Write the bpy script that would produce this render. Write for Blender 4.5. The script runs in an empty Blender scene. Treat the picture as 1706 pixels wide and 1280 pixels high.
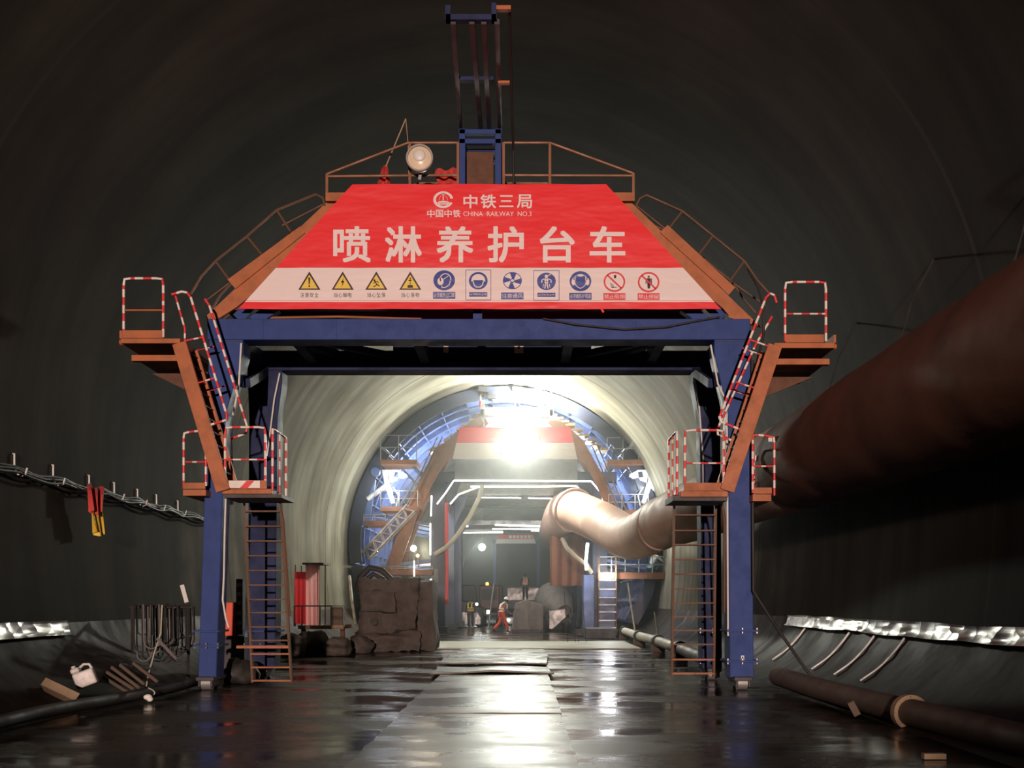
import bpy, bmesh, math, random
from mathutils import Vector, Matrix, noise
random.seed(7)
PI = math.pi
SC = bpy.context.scene
COL = SC.collection

# ------------------------------------------------------------------ camera
F, CX, CY, H = 1500.0, 870.0, 1000.0, 1.6          # focal length in pixels, vanishing point, eye height
cam_data = bpy.data.cameras.new('camera')
cam = bpy.data.objects.new('camera', cam_data); COL.objects.link(cam)
cam.location = (0, 0, H); cam.rotation_euler = (PI / 2, 0, 0)
cam_data.sensor_width = 36; cam_data.lens = F / 1706 * 36
cam_data.shift_x = -(CX - 853) / 1706; cam_data.shift_y = (CY - 640) / 1706
cam_data.clip_end = 400
SC.camera = cam

# ------------------------------------------------------------------ world, exposure
world = bpy.data.worlds.new('tunnel_dark'); SC.world = world; world.use_nodes = True
world.node_tree.nodes['Background'].inputs[0].default_value = (0.5, 0.42, 0.36, 1)
world.node_tree.nodes['Background'].inputs[1].default_value = 0.006
SC.view_settings.view_transform = 'Standard'; SC.view_settings.look = 'None'
SC.view_settings.exposure = 0.0; SC.view_settings.gamma = 1.0; SC.view_settings.use_curve_mapping = False
SC.cycles.max_bounces = 6; SC.cycles.diffuse_bounces = 3; SC.cycles.glossy_bounces = 3
SC.cycles.transmission_bounces = 3; SC.cycles.volume_bounces = 0
SC.cycles.sample_clamp_indirect = 4.0
SC.cycles.caustics_reflective = False; SC.cycles.caustics_refractive = False

# ------------------------------------------------------------------ large lights (work lamps of the tunnel, plus added fill lights)
def lamp(name, kind, loc, target, power, color, size=0.5, size_y=None, spot=None, blend=0.5, spread=None):
    l = bpy.data.lights.new(name, kind); o = bpy.data.objects.new(name, l); COL.objects.link(o)
    l.energy = power; l.color = color
    if kind == 'AREA':
        l.shape = 'RECTANGLE' if size_y else 'DISK'; l.size = size
        if size_y: l.size_y = size_y
        if spread: l.spread = spread
    else:
        l.shadow_soft_size = size
    if kind == 'SPOT':
        l.spot_size = math.radians(spot); l.spot_blend = blend
    o.location = loc
    d = Vector(target) - Vector(loc)
    o.rotation_euler = d.to_track_quat('-Z', 'Y').to_euler()
    return o
WARM = (1.0, 0.73, 0.63)
# vehicle work lamp behind the photographer, shining on the gantry
lamp('work_lamp_behind', 'SPOT', (-0.7, -32.0, 5.6), (-0.77, 16, 4.9), 80000, WARM, 0.35, spot=20.5, blend=0.3)
# floodlight on the formwork trolley, facing the camera
lamp('flood_key', 'SPOT', (-0.12, 39.6, 8.5), (-0.12, 20, 8.2), 4300, (0.97, 1.0, 0.86), 0.3, spot=176, blend=0.06)
# lamps on top of the formwork that light the crown of the lining
lamp('crown_lamp', 'AREA', (0.7, 39.2, 10.0), (0.9, 39.9, 12), 2600, (1.0, 0.98, 0.92), 1.6, 0.8)
# lamps inside the formwork trolley, left and right between portal and shell
lamp('trolley_lamp_left', 'POINT', (-4.8, 45.0, 7.5), (0, 0, 0), 900, (0.95, 0.98, 1.0), 0.25)
lamp('trolley_lamp_right', 'POINT', (3.3, 45.0, 7.5), (0, 0, 0), 900, (0.95, 0.98, 1.0), 0.25)
lamp('trolley_lamp_top', 'POINT', (-0.7, 44.5, 9.9), (0, 0, 0), 1200, (0.95, 0.98, 1.0), 0.25)
lamp('trolley_low_right', 'POINT', (3.75, 39.2, 2.75), (0, 0, 0), 170, (0.95, 0.97, 1.0), 0.2)
lamp('trolley_low_left', 'POINT', (-4.7, 43.5, 4.0), (0, 0, 0), 420, (1.0, 0.85, 0.6), 0.2)
lamp('portal_lamp', 'AREA', (-0.6, 47.0, 6.6), (-0.6, 47, 0), 200, (1.0, 0.98, 0.92), 5.0, 9.0)
# added fill lights that whiten the brackets at the mouth of the formwork
lamp('bracket_lamp_left', 'POINT', (-5.75, 39.5, 6.5), (0, 0, 0), 130, (0.92, 0.97, 1.0), 0.15)
lamp('bracket_lamp_right', 'POINT', (5.15, 39.5, 6.5), (0, 0, 0), 130, (0.92, 0.97, 1.0), 0.15)
# added fill light under the portal roof, brightening workers and vehicles beyond
lamp('portal_lamp_inward', 'AREA', (-0.6, 41.2, 6.5), (-0.6, 50, 1.0), 110, (1.0, 0.98, 0.92), 3.0, 0.4)
# lamp on the portal that shines on the bend of the duct
lamp('duct_lamp', 'SPOT', (1.5, 35.0, 6.9), (2.95, 37.4, 4.9), 600, (1.0, 0.97, 0.88), 0.1, spot=48, blend=0.8)
# lamp at the far end
lamp('far_lamp_light', 'POINT', (-3.8, 84.0, 6.6), (0, 0, 0), 1100, (0.9, 1.0, 0.92), 0.5)

# ------------------------------------------------------------------ helpers
def P(u, v, d):
    """where a sight line through the photo meets the plane y = d"""
    return Vector(((u - CX) * d / F, d, H - (v - CY) * d / F))
def X(u, d): return (u - CX) * d / F
def Z(v, d): return H - (v - CY) * d / F

class MB:
    """collects shapes into one mesh"""
    def __init__(s): s.v = []; s.f = []; s.m = []; s.sm = []
    def add(s, verts, faces, mi=0, smooth=False):
        b = len(s.v); s.v += [tuple(p) for p in verts]
        for f in faces: s.f.append(tuple(b + i for i in f)); s.m.append(mi); s.sm.append(smooth)
        return s
    def hexa(s, c8, mi=0):
        return s.add(c8, [(0, 3, 2, 1), (4, 5, 6, 7), (0, 1, 5, 4), (1, 2, 6, 5), (2, 3, 7, 6), (3, 0, 4, 7)], mi)
    def box(s, x0, x1, y0, y1, z0, z1, mi=0):
        return s.hexa([(x0, y0, z0), (x1, y0, z0), (x1, y1, z0), (x0, y1, z0), (x0, y0, z1), (x1, y0, z1), (x1, y1, z1), (x0, y1, z1)], mi)
    def beam(s, p, q, w, h, up=(0, 1, 0), mi=0):
        """square bar from p to q; w across 'up', h along 'up'"""
        p = Vector(p); q = Vector(q); d = (q - p).normalized(); u = Vector(up); u = (u - d * u.dot(d))
        u = u.normalized() if u.length > 1e-6 else d.orthogonal().normalized()
        r = d.cross(u) * (w / 2); u = u * (h / 2)
        return s.hexa([p - r - u, p + r - u, p + r + u, p - r + u, q - r - u, q + r - u, q + r + u, q - r + u], mi)
    def prism(s, poly, y0, y1, mi=0):
        """outline of (x, z) points given depth from y0 to y1"""
        n = len(poly)
        a = sum(poly[i][0] * poly[(i + 1) % n][1] - poly[(i + 1) % n][0] * poly[i][1] for i in range(n))
        if a < 0: poly = poly[::-1]
        v = [(x, y0, z) for x, z in poly] + [(x, y1, z) for x, z in poly]
        fs = [tuple(range(n)), tuple(range(2 * n - 1, n - 1, -1))] + [(i, i + n, (i + 1) % n + n, (i + 1) % n) for i in range(n)]
        return s.add(v, fs, mi)
    def tube(s, pts, r, n=8, mi=0, caps=True, alt=None, smooth=True):
        """round bar along points; r one radius or one per point; alt=(length, slot_a, slot_b) bands it"""
        pts = [Vector(p) for p in pts]
        if alt:
            out = [pts[0]]; rs = []
            for a, b in zip(pts, pts[1:]):
                k = max(1, int((b - a).length / (alt[0] / 2)))
                out += [a.lerp(b, i / k) for i in range(1, k + 1)]
            pts = out
        m = len(pts); rr = r if isinstance(r, (list, tuple)) else [r] * m
        T = [((pts[min(i + 1, m - 1)] - pts[max(i - 1, 0)]).normalized()) for i in range(m)]
        u = T[0].orthogonal().normalized(); vs = []; acc = [0.0]
        for i in range(m):
            if i: acc.append(acc[-1] + (pts[i] - pts[i - 1]).length)
            u = (u - T[i] * u.dot(T[i])).normalized(); w = T[i].cross(u)
            vs += [pts[i] + (u * math.cos(2 * PI * k / n) + w * math.sin(2 * PI * k / n)) * rr[i] for k in range(n)]
        b = len(s.v); s.v += [tuple(p) for p in vs]
        for i in range(m - 1):
            mm = mi
            if alt: mm = alt[1] if int((acc[i] + acc[i + 1]) / 2 / alt[0]) % 2 == 0 else alt[2]
            for k in range(n):
                s.f.append((b + i * n + k, b + i * n + (k + 1) % n, b + (i + 1) * n + (k + 1) % n, b + (i + 1) * n + k)); s.m.append(mm); s.sm.append(smooth)
        if caps:
            s.f.append(tuple(b + k for k in range(n))[::-1]); s.m.append(mi if not alt else alt[1]); s.sm.append(False)
            s.f.append(tuple(b + (m - 1) * n + k for k in range(n))); s.m.append(mi if not alt else alt[1]); s.sm.append(False)
        return s
    def cyl(s, p, q, r, n=16, mi=0, r2=None):
        return s.tube([p, q], [r, r if r2 is None else r2], n, mi)
    def lathe(s, prof, o, axis=(0, 0, 1), n=20, mi=0, smooth=True):
        """turn a (radius, height) profile about an axis through o"""
        o = Vector(o); ax = Vector(axis).normalized(); u = ax.orthogonal().normalized(); w = ax.cross(u)
        vs = [o + ax * h + (u * math.cos(2 * PI * k / n) + w * math.sin(2 * PI * k / n)) * r for r, h in prof for k in range(n)]
        fs = [(i * n + k, i * n + (k + 1) % n, (i + 1) * n + (k + 1) % n, (i + 1) * n + k) for i in range(len(prof) - 1) for k in range(n)]
        return s.add(vs, fs, mi, smooth)
    def ball(s, c, rx, ry=None, rz=None, n=12, mi=0, rot=None):
        ry = ry or rx; rz = rz or rx; c = Vector(c); vs = []; h = n // 2
        for i in range(h + 1):
            t = PI * i / h
            for k in range(n):
                p = Vector((rx * math.sin(t) * math.cos(2 * PI * k / n), ry * math.sin(t) * math.sin(2 * PI * k / n), rz * math.cos(t)))
                vs.append(c + (rot @ p if rot else p))
        return s.add(vs, [(i * n + k, (i + 1) * n + k, (i + 1) * n + (k + 1) % n, i * n + (k + 1) % n) for i in range(h) for k in range(n)], mi, True)
    def build(s, name, mats, parent=None, bevel=0.0, origin=None, segs=1):
        me = bpy.data.meshes.new(name)
        if not isinstance(mats, (list, tuple)): mats = [mats]
        root = parent
        while root is not None and root.parent is not None: root = root.parent
        if root is not None: o3 = Vector(root.location)
        elif origin is not None: o3 = Vector(origin)
        else:
            xs = [p[0] for p in s.v]; ys = [p[1] for p in s.v]; zs = [p[2] for p in s.v]
            o3 = Vector(((min(xs) + max(xs)) / 2, (min(ys) + max(ys)) / 2, min(zs)))
        me.from_pydata([(p[0] - o3.x, p[1] - o3.y, p[2] - o3.z) for p in s.v], [], s.f)
        for m in mats: me.materials.append(m)
        me.polygons.foreach_set('material_index', s.m); me.polygons.foreach_set('use_smooth', s.sm)
        me.validate(); me.update()
        if any(s.sm): me.set_sharp_from_angle(angle=math.radians(50))
        o = bpy.data.objects.new(name, me); COL.objects.link(o)
        if parent is not None: o.parent = parent
        else: o.location = o3
        if bevel:
            b = o.modifiers.new('edge', 'BEVEL'); b.width = bevel; b.segments = segs; b.limit_method = 'ANGLE'; b.angle_limit = math.radians(40)
        return o

def build_each(mb, name, mats, parent, bevel=0.0):
    """every separate piece of mb becomes an object of its own"""
    p = list(range(len(mb.v)))
    def find(a):
        while p[a] != a: p[a] = p[p[a]]; a = p[a]
        return a
    for f in mb.f:
        for i in f[1:]: p[find(f[0])] = find(i)
    parts = {}
    for k, f in enumerate(mb.f): parts.setdefault(find(f[0]), []).append(k)
    out = []
    for ks in parts.values():
        m = MB(); ix = {}
        for k in ks:
            for i in mb.f[k]:
                if i not in ix: ix[i] = len(m.v); m.v.append(mb.v[i])
            m.f.append(tuple(ix[i] for i in mb.f[k])); m.m.append(mb.m[k]); m.sm.append(mb.sm[k])
        out.append(m.build(name, mats, parent, bevel))
    return out
def tag(o, label=None, cat=None, group=None, kind=None):
    if label: o['label'] = label
    if cat: o['category'] = cat
    if group: o['group'] = group
    if kind: o['kind'] = kind
    return o
def thing(name, label, cat, loc, group=None):
    o = bpy.data.objects.new(name, None); COL.objects.link(o); o.location = loc; o.empty_display_size = 0.1
    return tag(o, label, cat, group)
def copy_tree(o, parent=None):
    c = o.copy(); COL.objects.link(c); c.parent = parent
    for ch in list(o.children): copy_tree(ch, c)
    return c

# ------------------------------------------------------------------ materials
def principled(name):
    m = bpy.data.materials.new(name); m.use_nodes = True
    return m, m.node_tree, m.node_tree.nodes['Principled BSDF']
def nd(nt, kind, **kw):
    n = nt.nodes.new(kind)
    for k, v in kw.items():
        if k in n.inputs: n.inputs[k].default_value = v
        else: setattr(n, k, v)
    return n
def ramp(nt, fac, stops):
    r = nt.nodes.new('ShaderNodeValToRGB'); e = r.color_ramp.elements
    while len(e) < len(stops): e.new(0.5)
    for el, (p, c) in zip(e, stops): el.position = p; el.color = c if len(c) == 4 else (*c, 1)
    nt.links.new(fac, r.inputs[0]); return r
def paint(name, col, rough=0.5, metal=0.0, dirt=0.35, dirt_col=(0.07, 0.055, 0.045), scale=3.0, bump=0.0, spec=0.5, grain=(1, 1, 1)):
    m, nt, b = principled(name)
    tc = nd(nt, 'ShaderNodeTexCoord'); mp = nd(nt, 'ShaderNodeMapping'); mp.inputs['Scale'].default_value = grain
    nt.links.new(tc.outputs['Object'], mp.inputs[0])
    n1 = nd(nt, 'ShaderNodeTexNoise', Scale=scale, Detail=8.0, Roughness=0.65)
    nt.links.new(mp.outputs[0], n1.inputs['Vector'])
    r = ramp(nt, n1.outputs[0], [(0.42, (0, 0, 0)), (0.72, (1, 1, 1))])
    mul = nd(nt, 'ShaderNodeMath', operation='MULTIPLY'); mul.inputs[1].default_value = dirt
    nt.links.new(r.outputs[0], mul.inputs[0])
    mx = nd(nt, 'ShaderNodeMix', data_type='RGBA'); mx.inputs[6].default_value = (*col, 1); mx.inputs[7].default_value = (*dirt_col, 1)
    nt.links.new(mul.outputs[0], mx.inputs[0]); nt.links.new(mx.outputs[2], b.inputs['Base Color'])
    b.inputs['Metallic'].default_value = metal; b.inputs['Specular IOR Level'].default_value = spec
    ra = nd(nt, 'ShaderNodeMapRange'); ra.inputs[3].default_value = rough; ra.inputs[4].default_value = min(1, rough + 0.25)
    nt.links.new(r.outputs[0], ra.inputs[0]); nt.links.new(ra.outputs[0], b.inputs['Roughness'])
    if bump:
        bp = nd(nt, 'ShaderNodeBump', Strength=bump, Distance=0.02); nt.links.new(n1.outputs[0], bp.inputs['Height']); nt.links.new(bp.outputs[0], b.inputs['Normal'])
    return m
def emit(name, col, strength, base=(0.8, 0.8, 0.8)):
    m, nt, b = principled(name)
    b.inputs['Base Color'].default_value = (*base, 1); b.inputs['Emission Color'].default_value = (*col, 1); b.inputs['Emission Strength'].default_value = strength
    b.inputs['Roughness'].default_value = 0.3
    return m

M = {}
M['blue'] = paint('blue_steel_paint', (0.030, 0.062, 0.22), 0.5, dirt=0.3, dirt_col=(0.04, 0.045, 0.065), spec=0.2)
M['blue_dirty'] = paint('grimy_blue_steel_paint', (0.022, 0.034, 0.095), 0.6, dirt=0.8, dirt_col=(0.012, 0.013, 0.018), scale=1.2, spec=0.2)  # blue darkened in colour to imitate shade on rear frame and boom
M['orange'] = paint('orange_steel_paint', (0.42, 0.125, 0.035), 0.5, dirt=0.4)
M['trolley_orange'] = paint('dusty_orange_paint', (0.24, 0.085, 0.03), 0.6, dirt=0.55)  # darker than the gantry orange
M['ladder'] = paint('worn_orange_ladder_paint', (0.14, 0.065, 0.032), 0.6, dirt=0.55)
M['orange_rail'] = paint('orange_rail_paint', (0.27, 0.105, 0.04), 0.5, dirt=0.4)
M['tape_red'] = paint('red_reflective_tape', (0.72, 0.045, 0.05), 0.35, dirt=0.2)
M['tape_white'] = paint('white_reflective_tape', (0.82, 0.76, 0.70), 0.35, dirt=0.2)
M['dark_steel'] = paint('dark_steel', (0.05, 0.05, 0.055), 0.5, 0.3, dirt=0.5)
M['grey_steel'] = paint('galvanised_steel', (0.38, 0.38, 0.37), 0.4, 0.6, dirt=0.4)
M['brown_steel'] = paint('rusty_steel', (0.13, 0.055, 0.03), 0.7, 0.1, dirt=0.5, scale=6)
M['black'] = paint('black_rubber', (0.018, 0.017, 0.016), 0.55, dirt=0.3)
M['white'] = paint('white_plastic', (0.72, 0.70, 0.66), 0.4, dirt=0.25)
M['white_paint'] = paint('white_machine_paint', (0.75, 0.76, 0.76), 0.4, dirt=0.3)
M['red'] = paint('red_plastic', (0.62, 0.05, 0.05), 0.4, dirt=0.25)
M['red_cloth'] = paint('red_cloth', (0.60, 0.06, 0.05), 0.8, dirt=0.2)
M['vermilion'] = paint('vermilion_box_paint', (0.75, 0.10, 0.04), 0.45, dirt=0.2)
M['tan'] = paint('cardboard_tan', (0.42, 0.30, 0.19), 0.8, dirt=0.35)
M['wood'] = paint('raw_timber', (0.12, 0.085, 0.06), 0.8, dirt=0.4, grain=(1, 8, 8))
M['paper'] = paint('white_paper', (0.8, 0.8, 0.72), 0.7, dirt=0.1)
M['hose'] = paint('pale_rubber_hose', (0.55, 0.54, 0.42), 0.5, dirt=0.3)
M['mud'] = paint('dried_mud', (0.10, 0.082, 0.070), 0.85, dirt=0.7, dirt_col=(0.035, 0.028, 0.024), scale=2.6, bump=1.0)
M['bag'] = paint('grey_machine_paint', (0.17, 0.16, 0.15), 0.6, dirt=0.5)
M['pink_sheet'] = paint('faded_red_sheet', (0.86, 0.26, 0.24), 0.7, dirt=0.15)
M['yellow'] = paint('yellow_print', (0.80, 0.55, 0.06), 0.4, dirt=0.1)
# ------------------------------------------------------------------ the banner's vinyl, lining, wet floor, foil, duct
def vinyl(name, col):
    m, nt, b = principled(name)
    tc = nd(nt, 'ShaderNodeTexCoord')
    n1 = nd(nt, 'ShaderNodeTexNoise', Scale=0.9, Detail=3.0); mp = nd(nt, 'ShaderNodeMapping'); mp.inputs['Scale'].default_value = (0.7, 1, 2.2)
    nt.links.new(tc.outputs['Object'], mp.inputs[0]); nt.links.new(mp.outputs[0], n1.inputs['Vector'])
    bp = nd(nt, 'ShaderNodeBump', Strength=0.8, Distance=0.05); nt.links.new(n1.outputs[0], bp.inputs['Height']); nt.links.new(bp.outputs[0], b.inputs['Normal'])
    b.inputs['Base Color'].default_value = (*col, 1); b.inputs['Roughness'].default_value = 0.42; b.inputs['Specular IOR Level'].default_value = 0.35
    return m
M['b_red'] = vinyl('banner_red_vinyl', (0.80, 0.028, 0.035))
M['b_white'] = vinyl('banner_white_vinyl', (0.80, 0.70, 0.68))
M['b_black'] = vinyl('banner_black_print', (0.045, 0.02, 0.02))
M['b_blue'] = vinyl('banner_blue_print', (0.045, 0.075, 0.30))
M['b_yellow'] = vinyl('banner_yellow_print', (0.78, 0.58, 0.09))
M['b_sign_red'] = vinyl('banner_sign_red_print', (0.72, 0.06, 0.07))

def make_concrete():
    m, nt, b = principled('tunnel_lining_concrete')
    geo = nd(nt, 'ShaderNodeNewGeometry'); sx = nd(nt, 'ShaderNodeSeparateXYZ'); nt.links.new(geo.outputs['Position'], sx.inputs[0])
    # coordinates around the arch: angle about the tunnel axis, and chainage
    dx = nd(nt, 'ShaderNodeMath', operation='ADD'); dx.inputs[1].default_value = 0.77; nt.links.new(sx.outputs[0], dx.inputs[0])
    dz = nd(nt, 'ShaderNodeMath', operation='SUBTRACT'); dz.inputs[1].default_value = 4.2; nt.links.new(sx.outputs[2], dz.inputs[0])
    at = nd(nt, 'ShaderNodeMath', operation='ARCTAN2'); nt.links.new(dx.outputs[0], at.inputs[0]); nt.links.new(dz.outputs[0], at.inputs[1])
    cb = nd(nt, 'ShaderNodeCombineXYZ'); nt.links.new(at.outputs[0], cb.inputs[0]); nt.links.new(sx.outputs[1], cb.inputs[1])
    mp = nd(nt, 'ShaderNodeMapping'); mp.inputs['Scale'].default_value = (0.8, 0.9, 1); nt.links.new(cb.outputs[0], mp.inputs[0])
    n1 = nd(nt, 'ShaderNodeTexNoise', Scale=1.3, Detail=7.0, Roughness=0.6); nt.links.new(mp.outputs[0], n1.inputs['Vector'])
    n2 = nd(nt, 'ShaderNodeTexNoise', Scale=0.45, Detail=5.0); nt.links.new(geo.outputs['Position'], n2.inputs['Vector'])
    r1 = ramp(nt, n1.outputs[0], [(0.3, (0.125, 0.120, 0.092)), (0.7, (0.300, 0.285, 0.225))])
    r2 = ramp(nt, n2.outputs[0], [(0.35, (0.62, 0.58, 0.52)), (0.65, (1, 1, 1))])
    mx = nd(nt, 'ShaderNodeMix', data_type='RGBA', blend_type='MULTIPLY'); mx.inputs[0].default_value = 0.9
    nt.links.new(r1.outputs[0], mx.inputs[6]); nt.links.new(r2.outputs[0], mx.inputs[7])
    # lining darker in colour up to just beyond the gantry
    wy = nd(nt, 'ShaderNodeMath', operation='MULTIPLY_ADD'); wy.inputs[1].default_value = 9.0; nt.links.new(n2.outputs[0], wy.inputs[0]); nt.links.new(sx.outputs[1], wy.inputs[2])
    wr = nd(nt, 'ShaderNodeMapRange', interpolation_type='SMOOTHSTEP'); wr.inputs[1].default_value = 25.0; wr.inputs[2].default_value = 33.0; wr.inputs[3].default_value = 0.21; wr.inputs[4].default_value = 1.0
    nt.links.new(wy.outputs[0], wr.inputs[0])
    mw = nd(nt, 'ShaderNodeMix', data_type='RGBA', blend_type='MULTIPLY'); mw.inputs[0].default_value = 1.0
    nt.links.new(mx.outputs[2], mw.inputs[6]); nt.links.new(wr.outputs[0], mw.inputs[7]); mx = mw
    # construction joints between the 12 m pours
    md = nd(nt, 'ShaderNodeMath', operation='PINGPONG'); md.inputs[1].default_value = 6.0; nt.links.new(sx.outputs[1], md.inputs[0])
    lt = nd(nt, 'ShaderNodeMath', operation='LESS_THAN'); lt.inputs[1].default_value = 0.04; nt.links.new(md.outputs[0], lt.inputs[0])
    mj = nd(nt, 'ShaderNodeMix', data_type='RGBA'); mj.inputs[7].default_value = (0.05, 0.045, 0.04, 1)
    nt.links.new(lt.outputs[0], mj.inputs[0]); nt.links.new(mx.outputs[2], mj.inputs[6])
    nt.links.new(mj.outputs[2], b.inputs['Base Color']); b.inputs['Roughness'].default_value = 0.8; b.inputs['Specular IOR Level'].default_value = 0.08
    bp = nd(nt, 'ShaderNodeBump', Strength=0.25, Distance=0.05); nt.links.new(n1.outputs[0], bp.inputs['Height']); nt.links.new(bp.outputs[0], b.inputs['Normal'])
    return m
M['concrete'] = make_concrete()

def make_floor(name, c0, c1, wet0, wet1, lo, hi, sc, bump, spec=0.5):
    m, nt, b = principled(name)
    geo = nd(nt, 'ShaderNodeNewGeometry'); mp = nd(nt, 'ShaderNodeMapping'); mp.inputs['Scale'].default_value = (0.45, 1.0, 1); nt.links.new(geo.outputs['Position'], mp.inputs[0])
    n1 = nd(nt, 'ShaderNodeTexNoise', Scale=sc, Detail=6.0, Roughness=0.6); nt.links.new(mp.outputs[0], n1.inputs['Vector'])
    n2 = nd(nt, 'ShaderNodeTexNoise', Scale=2.2, Detail=8.0, Roughness=0.7); m2 = nd(nt, 'ShaderNodeMapping'); m2.inputs['Scale'].default_value = (0.7, 5.5, 1); nt.links.new(geo.outputs['Position'], m2.inputs[0]); nt.links.new(m2.outputs[0], n2.inputs['Vector'])
    r1 = ramp(nt, n1.outputs[0], [(0.4, c0), (0.65, c1)])
    nt.links.new(r1.outputs[0], b.inputs['Base Color'])
    rr = nd(nt, 'ShaderNodeMapRange'); rr.inputs[1].default_value = lo; rr.inputs[2].default_value = hi; rr.inputs[3].default_value = wet0; rr.inputs[4].default_value = wet1
    nt.links.new(n1.outputs[0], rr.inputs[0]); nt.links.new(rr.outputs[0], b.inputs['Roughness'])
    b.inputs['Specular IOR Level'].default_value = spec
    ml = nd(nt, 'ShaderNodeMath', operation='MULTIPLY'); nt.links.new(rr.outputs[0], ml.inputs[0]); nt.links.new(n2.outputs[0], ml.inputs[1])
    bp = nd(nt, 'ShaderNodeBump', Strength=bump, Distance=0.03); nt.links.new(ml.outputs[0], bp.inputs['Height']); nt.links.new(bp.outputs[0], b.inputs['Normal'])
    return m
M['floor'] = make_floor('wet_muddy_concrete', (0.020, 0.0165, 0.0135), (0.052, 0.043, 0.034), 0.06, 0.42, 0.42, 0.60, 0.8, 0.6, 0.27)
M['slab'] = make_floor('wet_road_plate', (0.095, 0.09, 0.078), (0.155, 0.146, 0.126), 0.22, 0.42, 0.42, 0.60, 1.3, 0.5, 0.15)

def make_foil():
    m, nt, b = principled('crinkled_foil')
    tc = nd(nt, 'ShaderNodeTexCoord'); n1 = nd(nt, 'ShaderNodeTexVoronoi', Scale=2.6); nt.links.new(tc.outputs['Object'], n1.inputs['Vector'])
    bp = nd(nt, 'ShaderNodeBump', Strength=1.0, Distance=0.08); nt.links.new(n1.outputs['Distance'], bp.inputs['Height']); nt.links.new(bp.outputs[0], b.inputs['Normal'])
    b.inputs['Base Color'].default_value = (0.75, 0.73, 0.70, 1); b.inputs['Metallic'].default_value = 0.85; b.inputs['Roughness'].default_value = 0.38
    return m
M['foil'] = make_foil()
M['duct_old'] = paint('dim_duct_fabric', (0.15, 0.065, 0.04), 0.7, dirt=0.5, dirt_col=(0.07, 0.035, 0.025), scale=1.2, bump=0.25, spec=0.2)  # near duct length, colour darkened to imitate dimmer light
M['duct'] = paint('duct_fabric', (0.56, 0.34, 0.26), 0.6, dirt=0.3, dirt_col=(0.36, 0.21, 0.15), scale=1.5, bump=0.25)

# ------------------------------------------------------------------ tunnel shell
AX, ZC, RT = -0.77, 4.2, 7.1                       # tunnel axis, springing height, radius
Y0, Y1 = -36.0, 118.0
def sheet(prof, name, mat, out):
    """a strip of lining with real thickness: the profile (x, z) offset outwards by 'out' metres"""
    mb = MB(); ys = [Y0 + (Y1 - Y0) * i / 32 for i in range(33)]; n = len(prof)
    off = []
    for i in range(n):
        a = Vector(prof[max(i - 1, 0)]); c = Vector(prof[min(i + 1, n - 1)]); t = (c - a).normalized()
        off.append((prof[i][0] + t.y * out, prof[i][1] - t.x * out))
    vs = [(x, y, z) for y in ys for x, z in prof] ; k = len(vs)
    vs += [(x, y, z) for y in ys for x, z in off]
    fs = []
    for j in range(len(ys) - 1):
        for i in range(n - 1):
            a = j * n + i
            fs.append((a, a + 1, a + n + 1, a + n)); fs.append((k + a, k + a + n, k + a + n + 1, k + a + 1))
    rim = []
    for j in range(len(ys) - 1):
        for i in (0, n - 1):
            a = j * n + i; rim.append((a, a + n, k + a + n, k + a))
    for j in (0, len(ys) - 1):
        for i in range(n - 1): a = j * n + i; rim.append((a, a + 1, k + a + 1, k + a))
    mb.add(vs, fs, 0, True); mb.add(vs, rim, 0, False)
    o = mb.build(name, mat); o['kind'] = 'structure'
    return o
def arc(a0, a1, n): return [(AX + RT * math.sin(a0 + (a1 - a0) * i / n), ZC + RT * math.cos(a0 + (a1 - a0) * i / n)) for i in range(n + 1)]
A1 = math.radians(62)
side = [(AX + 7.1, 4.2), (AX + 7.10, 3.4), (AX + 7.05, 2.4), (AX + 6.97, 1.6), (AX + 6.92, 1.22)]
low = [(AX + 6.92, 1.22), (AX + 6.80, 0.95), (AX + 6.6, 0.68), (AX + 6.3, 0.40), (AX + 6.0, 0.2), (AX + 5.7, 0.06), (AX + 5.4, -0.02)]
mir = lambda pr: [(2 * AX - x, z) for x, z in pr]
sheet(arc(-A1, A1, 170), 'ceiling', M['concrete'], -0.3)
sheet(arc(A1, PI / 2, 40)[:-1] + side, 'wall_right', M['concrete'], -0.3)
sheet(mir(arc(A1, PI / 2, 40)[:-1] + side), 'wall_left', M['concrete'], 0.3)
M['invert'] = paint('wet_invert_concrete', (0.055, 0.043, 0.034), 0.55, dirt=0.75, dirt_col=(0.025, 0.021, 0.017), scale=1.0, bump=0.4, spec=0.1, grain=(0.4, 1.6, 1))
sheet(low, 'baseboard_right', M['invert'], -0.25)
sheet(mir(low), 'baseboard_left', M['invert'], 0.25)
mb = MB(); n = 60                                   # floor, slightly uneven
xs = [AX - 5.75 + 11.5 * i / 30 for i in range(31)]; ys = [Y0 + (Y1 - Y0) * (i / 200) for i in range(201)]
vs = [(x, y, 0.0) for y in ys for x in xs]; k = len(vs); vs += [(x, y, -0.4) for y in ys for x in xs]; w = 31
fs = [(j * w + i, j * w + i + 1, (j + 1) * w + i + 1, (j + 1) * w + i) for j in range(200) for i in range(30)]
fs += [(k + j * w + i, k + (j + 1) * w + i, k + (j + 1) * w + i + 1, k + j * w + i + 1) for j in range(200) for i in range(30)]
mb.add(vs, fs, 0, True)
mb.build('floor', M['floor'])['kind'] = 'structure'
mb = MB(); poly = [(AX + 7.3 * math.sin(a), ZC + 7.3 * math.cos(a)) for a in [2 * PI * i / 48 for i in range(48)]]
mb.prism(poly, Y1 - 1, Y1); M['rock'] = paint('rock_face', (0.10, 0.105, 0.095), 0.9, dirt=0.5, bump=0.8, scale=0.8)
mb.build('wall_far', M['rock'])['kind'] = 'structure'

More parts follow.
